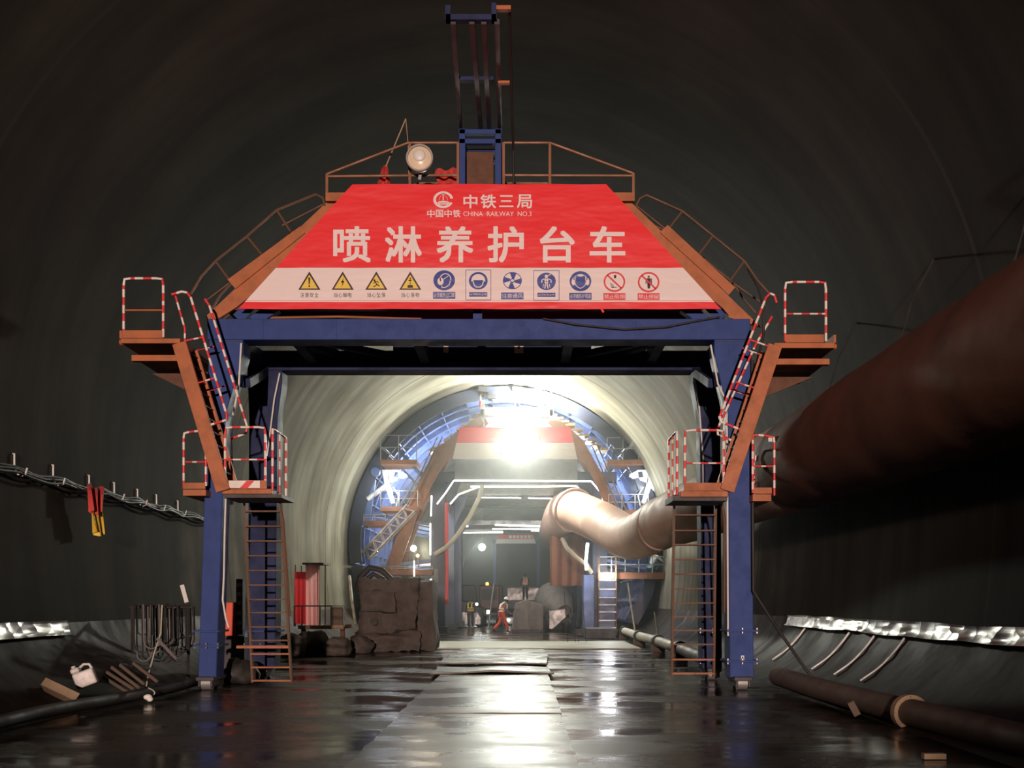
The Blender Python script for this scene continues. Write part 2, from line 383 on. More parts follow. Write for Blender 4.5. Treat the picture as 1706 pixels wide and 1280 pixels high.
# dusty air beyond the curing gantry
hz = bpy.data.materials.new('dusty_air'); hz.use_nodes = True; nt = hz.node_tree; nt.nodes.clear()
o_ = nt.nodes.new('ShaderNodeOutputMaterial'); v_ = nt.nodes.new('ShaderNodeVolumeScatter')
v_.inputs['Density'].default_value = 0.0048; v_.inputs['Anisotropy'].default_value = 0.78; v_.inputs['Color'].default_value = (0.95, 1.0, 0.96, 1)
nt.links.new(v_.outputs[0], o_.inputs['Volume'])
mb = MB(); mb.box(AX - 6.6, AX + 6.6, 24, 116.5, 0.06, 11.2)
tag(mb.build('haze', hz), 'thin dusty haze hanging in the tunnel around the lit formwork', 'haze', kind='stuff')

# ------------------------------------------------------------------ road plates and slabs on the floor
def plate(x0, x1, y0, y1, t, label, mat, wav=0.0, seed=0, rot=0.0, name='road_slab', group=None, tilt=0.0):
    mb = MB(); nx, ny = 14, 18; top = []; bot = []
    cx, cy = (x0 + x1) / 2, (y0 + y1) / 2
    for j in range(ny + 1):
        for i in range(nx + 1):
            x = x0 + (x1 - x0) * i / nx; y = y0 + (y1 - y0) * j / ny
            if i in (0, nx): x += 0.035 * noise.noise((seed, y * 2.3, i))
            if j in (0, ny): y += 0.05 * noise.noise((seed + 5, x * 2.0, j))
            h = wav * (0.5 + 0.5 * noise.noise((x * 0.8 + seed, y * 1.1, seed))) + tilt * (1 if j == 0 else 0.6 if j == 1 else 0.25 if j == 2 else 0)
            c, s_ = math.cos(rot), math.sin(rot); X_, Y_ = x - cx, y - cy
            q = (cx + X_ * c - Y_ * s_, cy + X_ * s_ + Y_ * c)
            top.append((*q, 0.003 + t + h)); bot.append((*q, 0.003 + h * 0.9))
    k = len(top); w = nx + 1
    fs = [(j * w + i, j * w + i + 1, (j + 1) * w + i + 1, (j + 1) * w + i) for j in range(ny) for i in range(nx)]
    mb.add(top + bot, fs, 0, True)
    mb.f += [(k + a, k + d, k + c, k + b) for a, b, c, d in fs]; mb.m += [0] * len(fs); mb.sm += [True] * len(fs)
    rim = [i for i in range(w)] + [j * w + nx for j in range(1, ny + 1)] + [ny * w + i for i in range(nx - 1, -1, -1)] + [j * w for j in range(ny - 1, 0, -1)]
    for a, b in zip(rim, rim[1:] + rim[:1]): mb.f.append((b, a, k + a, k + b)); mb.m.append(0); mb.sm.append(False)
    return tag(mb.build(name, mat), label, 'slab', group)
plate(-1.62, 0.52, 5.2, 12.0, 0.07, 'wet grey road slab in the foreground, nearest of the centre lane', M['slab'], 0.012, 1)
plate(-1.66, 0.53, 12.1, 18.3, 0.07, 'wet grey road slab of the centre lane between the gantry legs', M['slab'], 0.02, 2)
M['plate'] = make_floor('wet_steel_plate', (0.06, 0.055, 0.046), (0.30, 0.29, 0.235), 0.2, 0.6, 0.42, 0.58, 1.4, 0.8, 0.25)
plate(-1.9, 0.62, 18.4, 20.6, 0.02, 'buckled wet steel plate lying just beyond the gantry legs', M['plate'], 0.10, 3, 0.03, 'road_plate', tilt=0.06)
plate(-2.0, 0.62, 20.9, 24.2, 0.02, 'buckled wet steel plate, second beyond the gantry, with curled front edge', M['plate'], 0.14, 4, -0.04, 'road_plate', tilt=0.05)
plate(-1.9, 0.7, 24.6, 28.6, 0.02, 'flatter pale wet plate beyond the two buckled plates', M['plate'], 0.07, 9, 0.02, 'road_plate')
M['pale_floor'] = make_floor('pale_road_concrete', (0.30, 0.30, 0.22), (0.46, 0.45, 0.34), 0.35, 0.65, 0.4, 0.65, 0.9, 0.2)
plate(AX - 3.6, AX + 4.6, 29.2, 34.0, 0.04, 'broad pale concrete slab across the floor before the formwork trolley', M['pale_floor'], 0.01, 6)
# ------------------------------------------------------------------ the blue curing gantry
D = 16.0; DF = 15.1; DR = 18.0
g = thing('curing_gantry', 'blue steel portal gantry with orange stairs and striped guard rails that carries the red banner', 'gantry', (AX, 17, 0))
TAPE = [M['tape_red'], M['tape_white'], M['orange']]
def striped(mb, pts, r=0.022, lw=0.13): return mb.tube(pts, r, 8, 0, alt=(lw, 0, 1))
def rounded(a, b, c, d, r=0.12):
    """inverted-U bar: a up to b, across to c, down to d with rounded corners"""
    a, b, c, d = map(Vector, (a, b, c, d)); out = [a]
    for p0, p1, p2 in ((a, b, c), (b, c, d)):
        e0 = p1 + (p0 - p1).normalized() * r; e1 = p1 + (p2 - p1).normalized() * r
        out += [e0, p1.lerp((e0 + e1) / 2, 0.25), e1]
    return out + [d]

def column(side_, u_out_top, u_in_top, u_out, u_in, u_ob, u_ib, vt, vb, d, haunch, dep=0.42):
    """box column with a haunched head; outer / inner edges in sight-line terms at the top, mid and foot"""
    mb = MB(); zt = Z(vt, d); zb = 0.22
    xo, xi = X(u_out_top, d), X(u_in_top, d); xo2, xi2 = X(u_out, d), X(u_in, d); xo3, xi3 = X(u_ob, d), X(u_ib, d)
    zh = Z(haunch, d)
    poly = [(xo, zt), (xi, zt), (xi, zt - 0.25), (xi2, zh), (xi3, zb), (xo3, zb), (xo2, zh)]
    mb.prism(poly, d, d + dep)
    c = mb.build('column', M['blue'] if d < 17 else M['blue_dirty'], g, 0.012)
    f = MB()
    for vz in ((1052, 1076) if side_ < 0 else (1051, 1102)):
        z = Z(vz, d); f.box(min(xo3, xi3) - 0.07, max(xo3, xi3) + 0.07, d - 0.07, d + dep + 0.07, z - 0.018, z + 0.018)
    f.build('flange', M['blue'], c)
    f = MB()
    for vz in ((1076,) if side_ < 0 else (1051, 1102)):
        z = Z(vz, d)
        for xx in (min(xo3, xi3) - 0.045, (xo3 + xi3) / 2, max(xo3, xi3) + 0.045): f.cyl((xx, d - 0.045, z - 0.05), (xx, d - 0.045, z + 0.05), 0.018, 6)
    build_each(f, 'bolt', M['grey_steel'], c)
    f = MB(); xm = (xo3 + xi3) / 2
    f.box(xm - 0.16, xm + 0.16, d - 0.12, d + dep + 0.12, 0.17, 0.24)
    f.box(xm - 0.13, xm - 0.09, d - 0.1, d + dep + 0.1, 0.06, 0.18); f.box(xm + 0.09, xm + 0.13, d - 0.1, d + dep + 0.1, 0.06, 0.18)
    f.build('wheel_frame', M['dark_steel'], c, 0.008)
    f = MB()
    for yy in (d + 0.04, d + dep - 0.04): f.cyl((xm - 0.085, yy, 0.125), (xm + 0.085, yy, 0.125), 0.125, 20)
    build_each(f, 'wheel', M['grey_steel'], c)
    return c
column(-1, 348, 405, 345, 376, 330, 360, 566, 1150, D, 690)
column(1, 1252, 1190, 1252, 1213, 1256, 1216, 566, 1150, D, 690)
column(-1, 412, 470, 415, 462, 412, 458, 617, 1133, DR, 700)
column(1, 1202, 1155, 1200, 1166, 1203, 1170, 617, 1133, DR, 700)
mb = MB(); mb.box(X(345, D), X(1250, D), D, D + 0.42, Z(566, D), Z(531, D)); bf = mb.build('front_beam', M['blue'], g, 0.012)
mb = MB()
for i in range(13):                                  # bolt heads along the splice plates at both ends
    for u0 in (352, 1195):
        u = u0 + i * 4.2; mb.cyl((X(u, D), D - 0.015, Z(568.5, D)), (X(u, D), D + 0.02, Z(568.5, D)), 0.016, 6)
build_each(mb, 'bolt', M['dark_steel'], bf)
mb = MB()
for u in (438, 560, 690, 805, 935, 1060, 1170): mb.box(X(u, D) - 0.01, X(u, D) + 0.01, D - 0.012, D, Z(565, D), Z(532, D))
build_each(mb, 'stiffener', M['blue'], bf)
mb = MB(); mb.box(X(412, DR), X(1203, DR), DR, DR + 0.42, Z(617, DR), Z(584, DR)); mb.build('rear_beam', M['blue_dirty'], g, 0.012)
for uo, ui, n_ in ((350, 385, 'L'), (1215, 1248, 'R')):
    mb = MB(); mb.box(X(uo, D), X(ui, D), D + 0.42, DR, Z(566, D), Z(533, D)); mb.build('side_beam', M['blue'], g, 0.01)
mb = MB()                                            # cross members of the roof, between front and rear beam
for u in (480, 690, 950, 1110): mb.box(X(u, D) - 0.09, X(u, D) + 0.09, D + 0.42, DR, Z(558, D), Z(536, D))
build_each(mb, 'roof_joist', M['blue_dirty'], g)
mb = MB()                                            # plan bracing and deck plates seen from below
mb.beam(P(455, 548, D) + Vector((0, 0.42, 0)), P(560, 590, DR), 0.14, 0.14); mb.beam(P(1130, 548, D) + Vector((0, 0.42, 0)), P(1030, 590, DR), 0.14, 0.14)
mb.beam((X(470, D), D + 0.5, 6.45), (X(640, D), DR, 6.45), 0.12, 0.12, (0, 0, 1)); mb.beam((X(1130, D), D + 0.5, 6.45), (X(960, D), DR, 6.45), 0.12, 0.12, (0, 0, 1))
build_each(mb, 'roof_brace', M['blue_dirty'], g)
for sx_, ua, ub in ((-1, 398, 440), (1, 1195, 1160)):    # knee braces from column heads back to the rear frame
    mb = MB(); mb.beam((X(ua, D), D + 0.4, 5.55), (X(ub, DR), DR + 0.1, 6.2), 0.16, 0.16, (1, 0, 0)); mb.build('knee_brace', M['blue_dirty'], g)
mb = MB()                                            # centre deck plate carrying the paper notices
mb.box(X(655, DR - 0.05), X(985, DR - 0.05), DR - 0.06, DR - 0.03, Z(600, DR), Z(566, DR)); mb.build('rear_panel', M['blue_dirty'], g)
# arch rib and struts behind the banner
mb = MB(); pts = [P(392, 528, D), P(450, 470, D), P(520, 405, D), P(590, 352, D), P(798, 340, D), P(1008, 352, D), P(1078, 405, D), P(1148, 470, D), P(1205, 528, D)]
off = Vector((0, 0.2, 0))
for a, b in zip(pts, pts[1:]): mb.beam(a + off, b + off, 0.2, 0.2)
build_each(mb, 'arch_rib', M['blue'], g)
mb = MB()
for u in (600, 680, 795, 920, 1000): mb.beam(Vector((X(u, D), D + 0.2, Z(531 if u == 795 else 508, D))), Vector((X(u, D), D + 0.2, Z(352, D))), 0.16, 0.16)
for v in (505,): mb.beam(Vector((X(425, D), D + 0.25, Z(v, D))), Vector((X(1175, D), D + 0.25, Z(v, D))), 0.1, 0.1)
mb.beam(P(418, 532, D) + off, P(456, 506, D) + off, 0.2, 0.16); mb.beam(P(1178, 532, D) + off, P(1142, 506, D) + off, 0.2, 0.16)
build_each(mb, 'arch_strut', M['blue'], g)
mb = MB(); mb.tube([P(440, 524, D) + off, P(560, 522, D) + off, P(700, 526, D) + off], 0.025, 8); mb.build('rod', M['orange_rail'], g)

mb = MB(); mb.box(X(440, 17.2), X(1155, 17.2), 17.2, 17.23, Z(536, 17.2), Z(470, 17.2)); mb.build('back_sheet', M['brown_steel'], g)
# orange stairs that climb the arch on both sides
def arch_stair(pl_main, pl_kick, rail, mid, posts, low_rail, d):
    s = MB(); s.prism([(X(u, d), Z(v, d)) for u, v in pl_main], d, d + 0.05)
    st = s.build('arch_stair', M['orange'], g)
    k = MB(); k.prism([(X(u, d), Z(v, d)) for u, v in pl_kick], d - 0.03, d + 0.01)
    k.prism([(X(u, d), Z(v, d)) for u, v in pl_kick], d + 1.0, d + 1.04); build_each(k, 'kick_plate', M['orange'], st)
    t = MB(); n = 11
    for i in range(n):
        a = Vector((X(pl_main[0][0], d), 0, Z(pl_main[0][1], d))); b = Vector((X(pl_main[1][0], d), 0, Z(pl_main[1][1], d)))
        p = a.lerp(b, (i + 0.5) / n); q = Vector((X(pl_main[-1][0], d), 0, Z(pl_main[-1][1], d))); dirn = 1 if b.x > a.x else -1
        t.box(min(p.x, p.x + dirn * 0.24), max(p.x, p.x + dirn * 0.24), d + 0.06, d + 0.99, p.z - 0.18, p.z - 0.15)
    build_each(t, 'tread', M['brown_steel'], st)
    for dd in (0.0, 1.0):
        r = MB(); mv = Vector((0, dd, 0))
        r.tube([P(u, v, d) + mv for u, v in rail], 0.02, 6); r.tube([P(u, v, d) + mv for u, v in mid], 0.016, 6)
        for (u0, v0), (u1, v1) in posts: r.tube([P(u0, v0, d) + mv, P(u1, v1, d) + mv], 0.02, 6)
        r.tube([P(u, v, d) + mv for u, v in low_rail], 0.016, 6)
        r.build('handrail', M['ladder'], st)
arch_stair([(344, 526), (560, 322), (590, 352), (394, 512), (346, 542)], [(380, 467), (501, 378), (509, 389), (393, 482)],
           [(318, 490), (335, 461), (359, 435), (411, 394), (461, 350), (526, 324), (538, 330), (541, 343)], [(470, 376), (538, 341)],
           [((359, 435), (383, 468)), ((411, 394), (436, 424)), ((461, 350), (484, 386))], [(341, 503), (382, 472)], 16.03)
arch_stair([(1268, 545), (1042, 328), (1012, 356), (1205, 514), (1218, 530)], [(1112, 376), (1224, 480), (1214, 492), (1099, 388)],
           [(1284, 492), (1262, 467), (1240, 435), (1188, 393), (1137, 352), (1077, 325), (1066, 331), (1060, 343)], [(1060, 343), (1108, 381)],
           [((1137, 352), (1112, 384)), ((1188, 393), (1163, 426)), ((1240, 435), (1215, 470))], [(1276, 510), (1222, 472)], 16.03)

# top platform with orange railings
d = 15.95
mb = MB(); mb.box(X(543, d), X(1057, d), d, d + 1.6, Z(335, d), Z(329, d)); tp = mb.build('top_platform', M['brown_steel'], g)
mb = MB(); mb.box(X(543, d), X(1057, d), d - 0.03, d, Z(336, d), Z(322, d)); build_each(mb, 'kick_plate', M['orange'], tp)
for dd in (0, 1.55):
    for rails, posts in (([[(545, 290), (680, 238), (763, 238)], [(545, 294), (763, 292)]], [(545, 290), (683, 238), (763, 238)]),
                         ([[(839, 238), (916, 238), (1055, 289)], [(839, 292), (1055, 293)]], [(839, 238), (916, 238), (1055, 289)])):
        r = MB(); mv = Vector((0, dd, 0))
        for rl in rails: r.tube([P(u, v, d) + mv for u, v in rl], 0.022, 6)
        for u, v in posts: r.beam(P(u, v, d) + mv, P(u, 330, d) + mv, 0.045, 0.045)
        r.build('railing', M['orange_rail'], tp)

# mast and boom under the crown
mb = MB(); d = 16.3
for u in (770, 830):
    for dd in (0, 0.7): mb.box(X(u, 16) - 0.055, X(u, 16) + 0.055, 16 + dd, 16.1 + dd, Z(345, 16), Z(214, 16))
for v in (219, 235):
    for dd in (0, 0.7): mb.box(X(764, 16), X(836, 16), 16 + dd, 16.08 + dd, Z(v + 4, 16), Z(v - 4, 16))
    for u in (770, 830): mb.box(X(u, 16) - 0.05, X(u, 16) + 0.05, 16, 16.75, Z(v + 4, 16), Z(v - 4, 16))
ms = mb.build('mast', M['blue'], g, 0.006)
mb = MB(); mb.box(X(778, 16.4), X(822, 16.4), 16.35, 16.42, Z(340, 16), Z(236, 16)); mb.build('mast_plate', M['brown_steel'], ms)
mb = MB()
for ua, ub in ((755, 767), (786, 801), (806, 815), (828, 833)):
    mb.beam(P(ua, 36, 13.0), P(ub, 213, 16.05), 0.075, 0.075, (0, 0, 1))
build_each(mb, 'boom_chord', M['dark_steel'], g)
mb = MB(); mb.box(X(743, 13), X(828, 13), 12.95, 13.05, Z(36, 13), Z(27, 13)); mb.box(X(742, 13), X(751, 13), 12.95, 13.05, Z(36, 13), Z(12, 13)); mb.box(X(819, 13), X(827, 13), 12.95, 13.05, Z(36, 13), Z(8, 13))
mb.build('boom_head', M['blue_dirty'], g)
mb = MB(); mb.box(X(765, 14.5), X(822, 14.5), 14.45, 14.55, Z(136, 14.5), Z(130, 14.5)); mb.build('boom_crossbar', M['blue_dirty'], g)
mb = MB(); mb.box(X(826, 13), X(851, 13), 12.97, 13.04, Z(17.5, 13), Z(11, 13)); mb.box(X(830, 14.5), X(849, 14.5), 14.47, 14.53, Z(140, 14.5), Z(136, 14.5)); build_each(mb, 'cable_arm', M['orange'], g)

# side platforms ---------------------------------------------------
def u_rail(mb, u0, u1, vt, vb, vm, d, r=0.12):
    striped(mb, rounded(P(u0, vb, d), P(u0, vt, d), P(u1, vt, d), P(u1, vb, d), r))
    return mb
def side_platform(u0, u1, vdeck, dk, kick, rail, strip, mid_orange, sgn, u_in):
    d = DF
    mb = MB(); mb.box(X(u0, d), X(u1, d), d, d + 1.9, Z(vdeck[1], d), Z(vdeck[0], d)); pf = mb.build('side_platform', M['orange'], g, 0.006)
    mb = MB(); mb.box(X(kick[0], d), X(kick[1], d), d - 0.02, d + 0.02, Z(kick[3], d), Z(kick[2], d))
    xo = X(u0, d) if sgn < 0 else X(u1, d)
    mb.box(xo - 0.02, xo + 0.02, d, d + 1.9, Z(kick[3], d), Z(kick[2], d)); build_each(mb, 'kick_plate', M['orange'], pf)
    mb = MB(); u_rail(mb, *rail[:2], rail[2], rail[3], rail[4], d); mb.build('guard_rail', TAPE, pf)
    mb = MB(); a, b = P(rail[0], rail[4], d), P(rail[1], rail[4], d)
    if mid_orange: mb.tube([a, b], 0.016, 8, 2)
    else: striped(mb, [a, b], 0.016)
    mb.build('mid_rail', TAPE, pf)
    mb = MB()                                        # bracket under the deck
    mb.box(X(strip[0], d), X(strip[1], d), d + 0.02, d + 0.12, Z(strip[3], d), Z(strip[2], d))
    mb.build('bracket_bar', M['orange'], pf, 0.004)
    mb = MB(); s0, s1 = (strip[0], strip[1]) if sgn < 0 else (strip[1], strip[0])
    mb.prism([(X(s0, d) , Z(strip[3], d)), (X(s1, d), Z(strip[3], d)), (X(s1, d), Z(strip[3] + 40, d))], d + 0.85, d + 0.9)
    mb.box(X(strip[0], d), X(strip[1], d), d + 0.12, d + 1.7, Z(strip[2] + 3, d), Z(strip[2], d)); mb.build('bracket_plate', M['brown_steel'], pf)
    mb = MB(); mb.cyl((X(u0 - 5, d) if sgn < 0 else X(u1 + 5, d), d + 0.1, Z(vdeck[0] + 4, d)), (X(u0 + 2, d) if sgn < 0 else X(u1 - 2, d), d + 0.1, Z(vdeck[0] + 4, d)), 0.05, 12); mb.build('roller', M['orange'], pf)
side_platform(201, 300, (564, 572), 0, (205, 273, 551, 564), (206, 272, 464, 562, 517), (218, 300, 591, 601), True, -1, 345)
side_platform(1290, 1391, (571, 580), 0, (1308, 1372, 558, 571), (1308, 1376, 470, 569, 523), (1287, 1383, 597, 607), False, 1, 1250)

# steep stairs between the two platform levels
def steep_stair(a, b, w, railA, railB, postsA, dback, label=None):
    d = DF - 0.05
    st = None
    for dd in (0.0, dback):
        mb = MB(); mb.beam(P(*a, d) + Vector((0, dd, 0)), P(*b, d) + Vector((0, dd, 0)), w, 0.06, (0, 1, 0))
        if st is None:
            st = mb.build('stair', M['orange'], g, 0.004)
        else: mb.build('stringer', M['orange'], st, 0.004)
    mb = MB(); p, q = P(*a, d), P(*b, d); n = 11
    for i in range(n):
        c = p.lerp(q, (i + 0.5) / n); mb.box(c.x - 0.09, c.x + 0.09, d + 0.03, d + dback - 0.03, c.z - 0.012, c.z + 0.012)
    build_each(mb, 'tread', M['brown_steel'], st)
    for pts, dd in ((railA, 0.0), (railB, dback)):
        mb = MB(); striped(mb, [P(u, v, d) + Vector((0, dd, 0)) for u, v in pts]); hr = mb.build('handrail', TAPE, st)
        mb = MB()
        for p0, p1 in postsA: striped(mb, [P(*p0, d) + Vector((0, dd, 0)), P(*p1, d) + Vector((0, dd, 0))], 0.016)
        build_each(mb, 'rail_post', TAPE, hr)
steep_stair((299, 572), (372, 818), 0.235, [(286, 491), (303, 486), (312, 488), (318, 496), (378, 692), (377, 700), (351, 708)],
            [(322, 480), (330, 492), (395, 700), (393, 712), (366, 722)], [((308, 568), (338, 562)), ((328, 639), (357, 630))], 0.55)
steep_stair((1291, 576), (1211, 818), 0.235, [(1294, 505), (1290, 492), (1283, 489), (1276, 496), (1199, 694), (1201, 703), (1236, 717)],
            [(1300, 512), (1272, 560), (1206, 706), (1207, 716), (1238, 728)], [((1249, 566), (1286, 579)), ((1226, 637), (1262, 648))], 0.5)
mb = MB(); striped(mb, [P(292, 492, DF), P(308, 548, DF), P(308, 572, DF)], 0.018); mb.build('rail_post', TAPE, g)

# lower platforms
def low_platform(u0, u1, vt, vb, kick, rail, vm, side, out_deck, out_rail, out_mid, sgn):
    d = DF
    mb = MB(); mb.box(X(u0, d), X(u1, d), d, D - 0.02, Z(vb, d), Z(vt, d)); pf = mb.build('lower_platform', M['orange'], g, 0.006)
    xa, xb = sorted((X(u0 + 4, d), X(u1 + sgn * -16, d)))
    mb = MB(); mb.box(X(u0, d), X(u1, d) + (0.15 if sgn < 0 else 0), d + 0.05, D - 0.02, Z(vb + 6, d), Z(vb, d)); mb.build('deck_frame', M['dark_steel'], pf)
    mb = MB(); mb.box(X(kick[0], d), X(kick[1], d), d - 0.03, d - 0.005, Z(kick[3], d), Z(kick[2], d)); build_each(mb, 'kick_plate', M['orange'], pf)
    mb = MB(); u_rail(mb, rail[0], rail[1], rail[2], rail[3], vm, d); striped(mb, [P(rail[0], vm, d), P(rail[1], vm, d)], 0.016); mb.build('guard_rail', TAPE, pf)
    xs_, vtop, vbot, mids = side; z0, z1 = Z(vbot, d), Z(vtop, d)
    mb = MB(); striped(mb, rounded((xs_, d, z0), (xs_, d, z1), (xs_, D - 0.05, z1), (xs_, D - 0.05, z0), 0.1))
    striped(mb, [(xs_, d + 0.45, z0), (xs_, d + 0.45, z1)], 0.016); mb.build('guard_rail', TAPE, pf)
    mb = MB(); d2 = 15.75
    mb.box(X(out_deck[0], d2), X(out_deck[1], d2), d2, d2 + 1.5, Z(out_deck[3], d2), Z(out_deck[2] + 11, d2)); od = mb.build('outer_deck', M['orange'], pf)
    mb = MB(); mb.box(X(out_deck[0] + 1, d2), X(out_deck[1], d2), d2 - 0.03, d2, Z(out_deck[2] + 10, d2), Z(out_deck[2], d2)); build_each(mb, 'kick_plate', M['orange'], od)
    for dd in (0.0, 1.4):
        mb = MB(); mv = Vector((0, dd, 0)); uo, ui, vt_, vb_ = out_rail
        striped(mb, rounded(P(uo, vb_, d2) + mv, P(uo, vt_, d2) + mv, P(ui, vt_ - 4, d2) + mv, P(ui, vb_ - 4, d2) + mv, 0.1))
        striped(mb, [P(uo, out_mid, d2) + mv, P(ui, out_mid, d2) + mv], 0.016); mb.build('guard_rail', TAPE, od)
    return pf
lp = low_platform(370, 453, 815, 823, (373, 445, 801, 815), (375, 442, 712, 806), 766, (X(454, DF), 714, 817, 0), (305, 343, 805, 826), (306, 343, 721, 814), 770, -1)
mb = MB(); d = DF - 0.045; mb.box(X(381, d), X(433, d), d, d + 0.012, Z(813, d), Z(801, d)); wb = mb.build('warning_board', M['tape_white'], lp)
mb = MB(); mb.prism([(X(400, d), Z(813, d)), (X(413, d), Z(813, d)), (X(424, d), Z(801.3, d)), (X(411, d), Z(801.3, d))], d - 0.004, d); mb.build('red_stripe', M['tape_red'], wb)
lpr = low_platform(1134, 1213, 818, 828, (1139, 1211, 805, 818), (1141, 1206, 717, 807), 772, (X(1128, DF), 718, 825, 0), (1254, 1285, 813, 835), (1290, 1254, 728, 826), 777, 1)
mb = MB(); mb.box(X(1122, DF), X(1136, DF), DF + 0.04, D - 0.02, Z(834, DF), Z(824, DF)); mb.build('deck_frame', M['dark_steel'], lpr)

# ladders down to the floor
def ladder(ul0, ur0, v0, ul1, ur1, v1, rungs, bright):
    d0, d1 = 16.05, 16.75
    mb = MB(); la, lb = P(ul0, v0, d0), P(ul1, v1, d1); ra, rb = P(ur0, v0, d0), P(ur1, v1, d1)
    mb.beam(la, lb, 0.04, 0.08); ld = mb.build('ladder', M['ladder'], g)
    mb = MB(); mb.beam(ra, rb, 0.04, 0.08); mb.build('side_rail', M['ladder'], ld)
    for i, v in enumerate(rungs):
        t = (v - v0) / (v1 - v0); a, b = la.lerp(lb, t), ra.lerp(rb, t)
        r = MB(); th = 0.05 if v in bright else 0.026
        r.box(a.x - (0.25 if v in bright else 0), b.x, a.y - 0.07, a.y + 0.07, a.z - th / 2, a.z + th / 2); r.build('rung', M['orange'] if v in bright or v > 1080 else M['ladder'], ld)
    hr = MB(); q = Vector((0.12, -0.5, 0.5))
    hr.tube([ra + Vector((0.02, -0.3, 0.15)), ra.lerp(rb, 0.1) + Vector((0.1, -0.28, 0)), ra.lerp(rb, 0.62) + Vector((0.12, -0.3, 0))], 0.02, 6); hr.build('handrail', M['ladder'], ld)
ladder(408, 468, 838, 421, 486, 1137, [852, 876, 900, 924, 948, 972, 996, 1018, 1042, 1065, 1076, 1088, 1111, 1134], (1076,))
ladder(1123, 1192, 838, 1119, 1189, 1128, [858, 883, 906, 930, 954, 978, 1002, 1025, 1048, 1072, 1098, 1122], ())

# ------------------------------------------------------------------ things on and around the gantry
def single(mb, name, mats, label, cat, group=None, bevel=0, kind=None):
    return tag(mb.build(name, mats, None, bevel), label, cat, group, kind)
fl = thing('floodlight', 'round floodlight with pale glass clamped to the top railing above the banner', 'lamp', P(699, 300, 15.75))
c = P(699, 263, 15.7); ax = Vector((0, 1, 0))
mb = MB(); mb.lathe([(0.0, 0.32), (0.10, 0.30), (0.16, 0.18), (0.235, 0.05), (0.245, 0.0), (0.235, -0.02), (0.21, -0.02), (0.205, 0.0)], c, ax, 28); mb.build('housing', M['grey_steel'], fl)
gl = paint('frosted_lamp_glass', (0.80, 0.66, 0.46), 0.25, dirt=0.15)
mb = MB(); mb.lathe([(0.0, -0.05), (0.07, -0.045), (0.13, -0.03), (0.205, 0.01)], c, ax, 28); mb.build('lens', gl, fl)
mb = MB(); mb.ball(c + Vector((0, -0.035, 0.02)), 0.11, 0.04, 0.11, 16); mb.build('bulb', M['white'], fl)
mb = MB(); mb.beam(c + Vector((0, 0.15, -0.2)), P(699, 300, 15.85), 0.05, 0.03); mb.beam(c + Vector((-0.16, 0.1, 0.21)), c + Vector((0.16, 0.1, 0.21)), 0.03, 0.05); mb.build('bracket', M['grey_steel'], fl)

def flag(poly, d, name, label, m, seed):
    mb = MB(); pts = [P(u, v, d) for u, v in poly]; k = 10
    a, b, c_, e = pts; vs = []
    for j in range(k + 1):
        for i in range(k + 1):
            p = a.lerp(b, i / k).lerp(e.lerp(c_, i / k), j / k); p = p + Vector((0, 0.06 * math.sin(i * 1.1 + j * 0.3 + seed), 0)); vs.append(p)
    fs = [(j * (k + 1) + i, j * (k + 1) + i + 1, (j + 1) * (k + 1) + i + 1, (j + 1) * (k + 1) + i) for j in range(k) for i in range(k)]
    mb.add(vs, fs, 0, True); mb.add([p + Vector((0, 0.006, 0)) for p in vs], [f[::-1] for f in fs], 0, True)
    return single(mb, name, m, label, 'flag')
flag([(636, 278), (646, 276), (650, 308), (627, 308)], 16.1, 'flag', 'furled red flag standing behind the banner left of the round floodlight', M['red_cloth'], 0)
flag([(722, 283), (762, 281), (762, 308), (730, 308)], 16.1, 'flag', 'red flag draped over the top railing between floodlight and mast', M['red_cloth'], 2)
mb = MB(); mb.tube([P(638, 305, 16.15), P(640, 284, 16.15), P(676, 198, 16.15)], 0.012, 6); mb.tube([P(676, 198, 16.15), P(680, 240, 16.0), P(681, 300, 16.0)], 0.008, 6)
single(mb, 'flagpole', M['tan'], 'thin bent pole rising above the top railing beside the floodlight', 'pole')
mb = MB(); mb.tube([P(849, 14, 13.02), P(852, 140, 14.5), P(855, 250, 15.9), P(856, 325, 15.94)], 0.02, 8)
single(mb, 'hanging_cable', M['black'], 'black cable hanging from the boom arm down to the top platform', 'cable')
mb = MB(); mb.tube([P(905, 531, 15.97), P(960, 541, 15.96), P(1040, 549, 15.96), P(1110, 545, 15.96), P(1160, 535, 15.97), P(1200, 528, 15.97)], 0.018, 8)
single(mb, 'sagging_cable', M['black'], 'black cable sagging across the right half of the blue front beam', 'cable')
for u, v, w, h, d, lb in ((864.5, 582, 7.5, 6.5, 17.92, 'white paper notice stuck on the dark beam near its middle'), (743, 582, 4, 5.5, 17.92, 'small torn paper notice on the dark beam, left of the other notice'), (1237, 1097, 2.6, 4.5, 15.99, 'small white paper tag on the foot of the right blue column')):
    mb = MB(); mb.box(X(u - w, d), X(u + w, d), d - 0.01, d + 0.012, Z(v + h, d), Z(v - h, d))
    if w > 5: mb.box(X(u - 2, d), X(u + 2, d), d - 0.014, d - 0.01, Z(v - 1, d), Z(v - 5, d), 1)
    if w < 3: mb.box(X(u - 1.2, d), X(u + 1.2, d), d - 0.014, d - 0.01, Z(v + 2.5, d), Z(v - 2.5, d), 1)
    single(mb, 'paper_notice', [M['paper'], M['dark_steel']], lb, 'notice')
